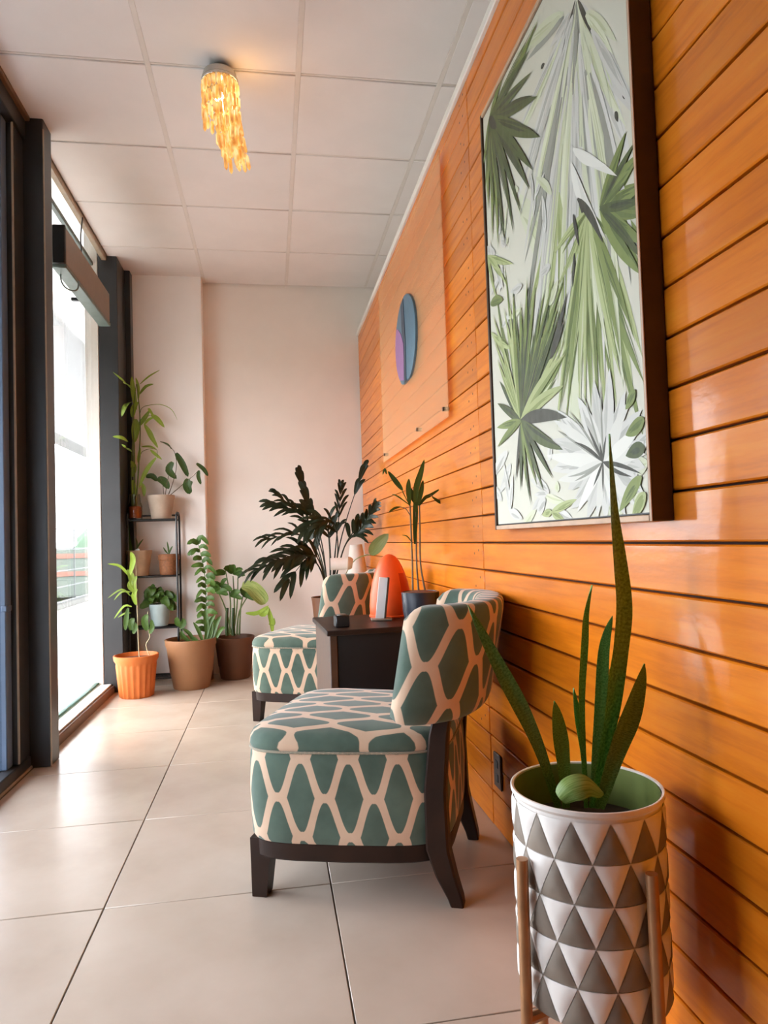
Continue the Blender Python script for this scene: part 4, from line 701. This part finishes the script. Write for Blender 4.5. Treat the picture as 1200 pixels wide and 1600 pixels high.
MB().blade(pp, .042, up=(0, -.75, .66), fold=-.35, th=.003, seg=6, prof=lambda q: math.sin(PI*min(1, .12+.86*q))**.6).build('curled_leaf', 'snakelight', t, 60)['label'] = 'pale green curled leaf'
# ------------------------------------------------------------------ palm behind the far chair
t = potted('potted_palm', 'dark feathery palm in a tapered brown planter behind the far chair', (.375, 4.78, 0))
MB().lathe([(.06, 0), (.07, .004), (.115, .54), (.12, .57), (.111, .57), (.106, .53), (0, .53)], 28).build('planter', 'darkpot', t)
MB().lathe([(.107, .528), (.107, .545), (0, .552)], 24).build('soil', 'soil', t)
rp = random.Random(11)
def frond(path, Y, nl, ll, up, lean=0, mt='palm', wl=.028, start=.3, a0=62, a1=25):
    pp = loc_pts(t, [at(x, y, Y+dy) for x, y, dy in path]); P = spline(pp, 6); mb = MB(); n = len(P); mb.tube(P, lambda q: .0055-.0035*q, 6)
    upv = Vector(up)
    for k in range(nl):
        q = start+(1-start)*k/(nl-1); i = min(n-2, int(q*(n-1))); p = P[i].lerp(P[i+1], q*(n-1)-i); d = (P[i+1]-P[i]).normalized()
        sd = d.cross(upv).normalized()
        for s in (-1, 1):
            ang = math.radians(a0+(a1-a0)*q+rp.uniform(-6, 6)); L = 1.18*ll*(.55+.45*math.sin(PI*min(1, .2+.75*q)))*rp.uniform(.88, 1.1)
            dr = d*math.cos(ang)+sd*s*math.sin(ang); e = p+dr*L; mid = p+dr*L*.55+upv*.008; e = e+Vector((0, 0, -.03*L/.15))
            mb.blade([p, mid, e], wl*rp.uniform(.8, 1.1), up=upv+Vector((rp.uniform(-.3, .3), 0, rp.uniform(-.3, .3))), fold=.15, seg=3, th=.001)
    mb.build('frond', mt, t, 60)
F3 = (0, -1, .25)
frond([(512, 925, 0), (505, 870, 0), (488, 815, -.03), (470, 748, -.08)], 4.78, 5, .15, F3, start=.72, a0=34, a1=8, wl=.036)
frond([(512, 925, 0), (503, 850, .05), (485, 805, .06), (430, 790, .05)], 4.78, 7, .16, (.1, -.9, .5), start=.6, a0=42, a1=10)
frond([(512, 925, 0), (495, 862, -.06), (468, 836, -.1), (422, 841, -.14)], 4.78, 5, .15, (0, -.7, .7), start=.6, a0=40, a1=15, wl=.022)
frond([(512, 925, 0), (495, 880, -.12), (465, 866, -.2), (405, 888, -.28)], 4.78, 8, .19, (0, -.55, .8), start=.4, a0=70, a1=15, wl=.034)
frond([(512, 925, 0), (500, 880, -.1), (485, 868, -.2), (452, 905, -.28)], 4.78, 6, .17, (.1, -.75, .6), start=.45, a0=62, a1=15, wl=.034)
frond([(518, 925, 0), (525, 850, 0), (530, 800, 0), (532, 765, .02)], 4.78, 5, .13, F3, start=.6, a0=42, a1=10, wl=.02)
frond([(518, 925, 0), (530, 855, -.04), (545, 800, -.06), (566, 738, -.08)], 4.78, 3, .17, F3, start=.8, a0=14, a1=2, wl=.03)
frond([(520, 925, 0), (538, 855, -.05), (562, 828, -.22), (584, 793, -.4)], 4.72, 8, .13, F3, start=.55, a0=60, a1=12, wl=.026)
frond([(516, 925, 0), (515, 860, .04), (510, 825, .06), (495, 838, .1)], 4.82, 7, .13, (0, -.9, .4), start=.5, a0=60, a1=20, wl=.026)
frond([(518, 925, 0), (528, 858, -.08), (520, 815, -.12), (500, 822, -.16)], 4.78, 6, .12, (0, -.9, .4), start=.5, a0=65, a1=20, wl=.022)
frond([(514, 925, 0), (498, 860, .02), (478, 812, .02), (436, 775, 0)], 4.82, 7, .13, (.2, -.9, .4), start=.55, a0=48, a1=10, wl=.024)
frond([(516, 925, 0), (516, 860, -.04), (508, 815, -.08), (480, 826, -.12)], 4.78, 8, .15, (0, -.8, .5), start=.45, a0=66, a1=20, wl=.028)
frond([(514, 925, 0), (498, 885, -.08), (478, 872, -.16), (430, 876, -.24)], 4.74, 8, .17, (.1, -.6, .75), start=.4, a0=64, a1=15, wl=.034)
frond([(520, 925, 0), (536, 860, -.05), (556, 826, -.14), (572, 812, -.22)], 4.74, 7, .12, F3, start=.5, a0=62, a1=15, wl=.03)
pp = loc_pts(t, [at(550, 880, 4.45), at(579, 866, 4.02), at(590, 852, 3.98), at(607, 834, 3.94)])
mb = MB(); mb.tube([Vector((.03, -.02, .54)), pp[0], pp[1]], .003, 6, smooth=5); mb.blade(pp[1:], .075, up=F3, fold=.15, seg=4); mb.build('leaf', 'palmpale', t, 60)['label'] = 'single broad olive green leaf'

# white floor lamp in the corner behind the palm
t = thing('floor_lamp', 'small white tapered lamp shade on a thin stem in the corner behind the palm', 'lamp', (.612, 5.12, 0))
MB().lathe([(.07, 0), (.072, .008), (.02, .018), (0, .018)], 24).build('base', 'white', t)
MB().tube([(0, 0, .015), (0, 0, .80)], .008, 8).build('pole', 'white', t)
MB().lathe([(.078, .70), (.045, .915), (.043, .915), (.076, .70)], 32, cap0=False, cap1=False).build('lamp_shade', 'shade', t)

# ------------------------------------------------------------------ plant rack by the pillar
RX0, RX1, RY0, RY1 = -.968, -.645, 4.99, 5.15
t = thing('plant_rack', 'narrow black tubular rack with open shelves in front of the white pillar', 'shelf rack', ((RX0+RX1)/2, (RY0+RY1)/2, 0))
hx, hy = (RX1-RX0)/2, (RY1-RY0)/2
for s in (-1, 1):
    x = s*hx
    MB().tube([(x, -hy, 0), (x, -hy, .8), (x, -hy, 1.13), (x, -hy+.012, 1.165), (x, -hy+.045, 1.178), (x, hy-.045, 1.178), (x, hy-.012, 1.165), (x, hy, 1.13), (x, hy, .8), (x, hy, 0)], .0075, 8).build('side_frame', 'blacktube', t)
MB().tube([(-hx, hy, 1.165), (hx, hy, 1.165)], .006, 8).build('back_bar', 'blacktube', t)
SZ = [1.13, .742, .392, .05]
for z in SZ:
    sh = MB()
    sh.tube([(-hx, -hy, z), (hx, -hy, z)], .007, 8); sh.tube([(-hx, hy, z), (hx, hy, z)], .006, 8)
    for k in range(1, 5): yy = -hy+2*hy*k/5; sh.tube([(-hx, yy, z), (hx, yy, z)], .003, 6)
    sh.build('shelf', 'blacktube', t)
TOP = lambda k: SZ[k]+.007
YC = (RY0+RY1)/2
def potl(r0, r1, h, rim=.008, ri=.006): return [(0, 0), (r0-.003, 0), (r0, .004), (r1-rim*.4, h-.03 if h > .06 else h*.7), (r1, h-.026 if h > .06 else h*.72), (r1+.002, h), (r1-ri, h), (r1-ri-.004, h-.03), (0, h-.032)]
def soil(r, h, tt, mt='soil'): MB().lathe([(r-.011, h-.031), (r-.011, h-.014), (0, h-.008)], 20).build('soil', mt, tt)
def leaves(tt, specs, Y, mt, up=(0, -1, .3), fold=.2, prof=None, seg=4):
    for pts, wd in specs:
        pp = loc_pts(tt, [at(x, y, Y+dy-(min(.26, .26*max(0, 206-x)/8) if Y > 4.9 and y < 730 and x < 206 else 0)) for x, y, dy in [(p+(0,))[:3] for p in pts]])
        MB().blade(pp, wd, up=up, fold=fold, seg=seg, prof=prof).build('leaf', mt, tt, 60)
def stems(tt, specs, Y, r, mt):
    for pts in specs:
        MB().tube(loc_pts(tt, [at(x, y, Y) for x, y in pts]), lambda q: r*(1-.5*q), 6, smooth=4).build('stem', mt, tt)
oval = lambda q: math.sin(PI*min(1, .08+.9*q))**.6 if q < 1 else 0
# lucky bamboo in a glass jar, top shelf
x = at(211.5, 812, YC-.025).x
t = potted('potted_bamboo', 'tall lucky bamboo in a glass jar of amber gravel on the top shelf', (x, YC-.025, TOP(0)))
MB().lathe([(0, 0), (.042, 0), (.047, .01), (.047, .095), (.038, .12), (.033, .17), (.036, .175), (.032, .175), (.03, .17), (.035, .118), (.044, .094), (.044, .01), (0, .008)], 24).build('jar', 'amberglass', t)
MB().lathe([(0, .009), (.04, .01), (.0435, .02), (.0435, .086), (.03, .092), (0, .094)], 20).build('gravel', 'ambercontents', t)
stems(t, [[(209, 800), (210, 720), (208, 650), (213, 600)], [(212, 800), (217, 720), (219, 660), (214, 600)], [(207, 800), (205, 740), (207, 690)]], YC-.01, .006, 'greenstem')
stems(t, [[(217, 720), (222, 706), (236, 701), (245, 703), (246, 716)], [(217, 670), (226, 654), (237, 648)], [(209, 720), (208, 712), (206, 706)], [(218, 668), (220, 640), (234, 633), (244, 632)], [(209, 640), (207, 636), (206, 633)]], YC-.01, .0025, 'greenstem')
leaves(t, [([(213, 640), (208, 610), (206, 588)], .034), ([(216, 625), (216, 605), (212, 590)], .02), ([(218, 616), (228, 604), (240, 600)], .022), ([(219, 600), (233, 588), (250, 578)], .012), ([(208, 610), (195, 597), (176, 581)], .014), ([(206, 604), (197, 600), (192, 597)], .01),
           ([(206, 628), (196, 634), (190, 651)], .032), ([(207, 652), (209, 638), (216, 628)], .04), ([(214, 668), (225, 655), (234, 641)], .034), ([(225, 664), (232, 656), (241, 652)], .02), ([(236, 648), (246, 655), (257, 668)], .034), ([(226, 664), (233, 675), (238, 685), (247, 700)], .036),
           ([(212, 655), (212, 672), (210, 692)], .055), ([(200, 690), (190, 684), (176, 682)], .026), ([(206, 706), (198, 700), (190, 694)], .018), ([(219, 700), (217, 715), (216, 724)], .022), ([(221, 698), (235, 698), (245, 703)], .016), ([(235, 703), (243, 710), (253, 718)], .022),
           ([(244, 715), (232, 730), (224, 745), (217, 763)], .032), ([(207, 745), (209, 730), (204, 720)], .04), ([(208, 750), (209, 765), (211, 775)], .036), ([(222, 755), (225, 765), (225, 776)], .028), ([(226, 634), (250, 632), (268, 640), (277, 656)], .005), ([(240, 650), (233, 640), (232, 640)], .02)], YC-.01, 'lime')
# taupe pot with drooping broad leaves
x = at(252, 808, YC-.01).x
t = potted('potted_peperomia', 'drooping broad leaved plant in a taupe pot on the top shelf', (x, YC-.005, TOP(0)))
MB().lathe(potl(.066, .092, .165), 28).build('pot', 'greypot', t); soil(.092, .165, t)
stems(t, [[(262, 775), (268, 760), (272, 748)], [(258, 775), (262, 750), (268, 730)], [(264, 775), (280, 762), (292, 750)], [(256, 775), (254, 755), (250, 745)], [(264, 772), (275, 735), (272, 705), (252, 690)], [(270, 770), (300, 745), (310, 735)]], YC, .003, 'greystem')
leaves(t, [([(270, 722), (264, 735), (276, 748)], .05), ([(228, 745), (238, 744), (246, 752)], .04), ([(246, 748), (256, 752), (264, 764)], .055), ([(275, 708), (285, 725), (294, 745)], .045), ([(294, 748), (292, 760), (297, 772)], .055), ([(307, 724), (318, 733), (325, 744)], .03), ([(311, 735), (310, 745), (314, 757)], .028), ([(300, 752), (296, 760), (299, 770)], .03), ([(250, 690), (262, 694), (268, 702)], .01)], YC, 'deep', prof=oval)
# second shelf: grey-peach pot and wicker basket
x = at(216, 897, YC-.01).x
t = potted('potted_seedling', 'small seedling in a grey and peach pot on the second shelf', (x, YC-.01, TOP(1)))
MB().lathe(potl(.07, .093, .175), 28).build('pot', 'peachpot', t); soil(.093, .175, t)
leaves(t, [([(205, 862), (199, 840), (200, 815)], .04), ([(212, 860), (218, 850), (224, 842)], .012), ([(214, 858), (214, 848), (212, 840)], .01)], YC, 'mid')
leaves(t, [([(207, 868), (213, 862), (218, 858)], .03)], YC-.09, 'palebluepot')
x = at(264, 893, YC-.01).x
t = potted('potted_sprig', 'tiny sprig in a brown wicker basket on the second shelf', (x, YC+.0, TOP(1)))
MB().lathe([(0, 0), (.058, 0), (.062, .01), (.066, .06), (.067, .1), (.072, .104), (.073, .13), (.068, .142), (.062, .142), (.06, .12), (0, .118)], 32, wob=lambda a, z: .0018*math.sin(a*16)*math.cos(z*300)).build('basket', 'wicker', t)
MB().lathe([(.058, .117), (.05, .127), (0, .13)], 20).build('soil', 'soil', t)
leaves(t, [([(264, 866), (263, 856), (261, 846)], .012), ([(264, 866), (267, 858), (270, 853)], .012), ([(263, 866), (258, 860), (255, 855)], .01)], YC, 'mid')
# third shelf: pothos in a pale blue pot
x = at(250, 980, YC-.01).x
t = potted('potted_pothos', 'bushy pothos in a pale blue pot on the third shelf', (x, YC-.005, TOP(2)))
MB().lathe(potl(.055, .07, .15), 28).build('pot', 'palebluepot', t); soil(.07, .15, t)
rl = random.Random(5); sp = []
for k in range(30):
    a = rl.uniform(0, 2*PI); rr = rl.uniform(.25, 1); cx_ = 246+24*rr*math.cos(a); cy_2 = 936-14*abs(math.sin(a))*rr+ (12*rr if rl.random() < .5 else -4); dx = math.cos(a)*9; 
    sp.append(([(246+(cx_-246)*.7, cy_2-4, -.05*rl.random()), (cx_, cy_2, -.07*rl.random()), (cx_+dx, cy_2+rl.uniform(4, 13), -.09*rl.random())], rl.uniform(.035, .05)))
leaves(t, sp, YC, 'mid', prof=oval, seg=3)
# ribbed terracotta pot with a thin climber in front
t = potted('potted_climber', 'thin pale stemmed climber in a ribbed orange terracotta pot by the window', (at(214, 1090, 4.70).x, 4.70, 0))
MB().lathe([(0, 0), (.098, 0), (.103, .006), (.122, .20), (.124, .215), (.136, .235), (.138, .262), (.13, .264), (.122, .235), (0, .225)], 80, wob=lambda a, z: .0035*math.cos(a*20) if .004 < z < .21 else 0).build('pot', 'terracotta', t)
MB().lathe([(.12, .226), (.11, .238), (0, .242)], 24).build('soil', 'brownsoil', t)
stems(t, [[(218, 1035), (216, 1000), (214, 940), (212, 880), (208, 865)], [(235, 1028), (228, 1008), (234, 995), (229, 975), (231, 955)]], 4.70, .0035, 'palestem')
leaves(t, [([(206, 905), (188, 885), (168, 881)], .018), ([(203, 898), (208, 875), (204, 862)], .034), ([(210, 920), (205, 900), (199, 890)], .04), ([(212, 930), (208, 912), (214, 900)], .036), ([(205, 932), (190, 921), (168, 935)], .012), ([(204, 925), (190, 925), (178, 938)], .012), ([(206, 948), (194, 947), (178, 967)], .014), ([(205, 958), (196, 958), (184, 965)], .012), ([(209, 925), (203, 915), (206, 905)], .034), ([(213, 945), (209, 930), (215, 920)], .03)], 4.68, 'lime')
leaves(t, [([(206, 985), (205, 973), (210, 966)], .04), ([(230, 985), (226, 970), (231, 960)], .045), ([(234, 990), (238, 980), (236, 968)], .03), ([(200, 950), (197, 970), (196, 985)], .03), ([(208, 990), (212, 980), (208, 972)], .03)], 4.66, 'mid', prof=oval)
# brown pots on the floor
t = potted('potted_aloe', 'spiky aloe and tall leafy vine in the larger light brown pot on the floor', (at(300, 1079, 4.87).x, 4.87, 0))
MB().lathe([(0, 0), (.112, 0), (.118, .006), (.135, .10), (.139, .106), (.158, .27), (.166, .285), (.169, .325), (.16, .327), (.152, .285), (0, .275)], 48).build('pot', 'brownpot', t)
MB().lathe([(.151, .276), (.145, .292), (0, .30)], 28).build('soil', 'soil', t)
leaves(t, [([(292, 1008), (275, 1008), (256, 1001)], .03), ([(300, 1006), (285, 993), (284, 985)], .03), ([(305, 1005), (296, 990), (285, 982)], .025), ([(318, 1005), (310, 985), (302, 972)], .025), ([(325, 1002), (322, 970), (321, 950)], .035), ([(330, 1003), (338, 975), (346, 962)], .035), ([(326, 1003), (330, 985), (330, 965)], .03), ([(312, 1006), (302, 998), (297, 998)], .03), ([(334, 1004), (344, 985), (352, 980)], .03), ([(320, 1005), (327, 975), (337, 960)], .03)], 4.85, 'mid', fold=.4)
stems(t, [[(322, 1000), (322, 950), (320, 900), (310, 850)], [(283, 1000), (282, 975)]], 4.95, .004, 'greenstem')
vl = []
rv = random.Random(9)
for k in range(26):
    q = k/25; yy = 985-140*q; xx = 322-(14*max(0, q-.6)/.4); s = 1 if k % 2 else -1
    vl.append(([(xx, yy, 0), (xx+s*7, yy-3+rv.uniform(-3, 3), -.02), (xx+s*rv.uniform(13, 20), yy+rv.uniform(-1, 8), -.03)], rv.uniform(.026, .04)))
vl += [([(310, 850), (306, 848), (294, 845)], .03), ([(308, 858), (300, 862), (293, 868)], .035), ([(282, 978), (277, 972), (276, 964)], .04), ([(282, 982), (287, 974), (285, 966)], .04), ([(310, 850), (312, 845), (310, 838)], .02)]
leaves(t, vl, 4.95, 'mid', prof=oval, seg=3)
t = potted('potted_dieffenbachia', 'stout plant with one big pale variegated leaf in a darker brown pot', (at(368, 1058, 5.12).x, 5.12, 0))
MB().lathe([(0, 0), (.098, 0), (.103, .006), (.113, .085), (.117, .09), (.132, .235), (.138, .25), (.14, .29), (.132, .292), (.126, .25), (0, .24)], 44).build('pot', 'darkpot', t)
MB().lathe([(.125, .241), (.12, .262), (0, .27)], 24).build('soil', 'soil', t)
stems(t, [[(358, 992), (360, 940), (352, 890)], [(366, 992), (366, 940), (364, 900)], [(374, 992), (376, 950), (380, 930)], [(362, 992), (352, 950), (336, 915)], [(370, 992), (374, 955), (392, 925)], [(364, 992), (370, 950), (372, 895)]], 5.1, .007, 'greenstem')
for dx in (-6, 4): MB().tube(loc_pts(t, [at(361+dx, 993, 5.1), at(360+dx, 975, 5.1), at(361+dx, 950, 5.1)]), lambda q: .013-.003*q, 8, smooth=4).build('cane', 'deep', t)
dl = []
rd = random.Random(21)
for k in range(22):
    bx, by = rd.choice([(352, 895), (364, 895), (372, 900), (345, 915), (380, 930), (360, 930), (338, 925)]); a = rd.uniform(-PI, .3)
    dl.append(([(bx, by, 0), (bx+9*math.cos(a), by+9*math.sin(a), -.03), (bx+19*math.cos(a), by+17*math.sin(a)+4, -.05)], rd.uniform(.03, .05)))
leaves(t, dl, 5.08, 'mid', prof=oval, seg=3)
leaves(t, [([(378, 915), (393, 920), (408, 935), (414, 944)], .115)], 5.02, 'variegated', prof=oval, fold=.3, up=(0, -.8, .6))
leaves(t, [([(384, 958), (402, 958), (420, 946)], .03), ([(404, 955), (412, 958), (419, 948)], .055), ([(418, 948), (424, 970), (426, 990)], .035), ([(420, 975), (428, 975), (428, 965)], .02)], 5.0, 'lime')
t = thing('plant_pot', 'small dark brown pot squeezed between the two big brown pots', 'pot', (-.478, 5.11, 0))
MB().lathe(potl(.05, .06, .23), 24).build('pot', 'darkpot', t); soil(.06, .23, t)
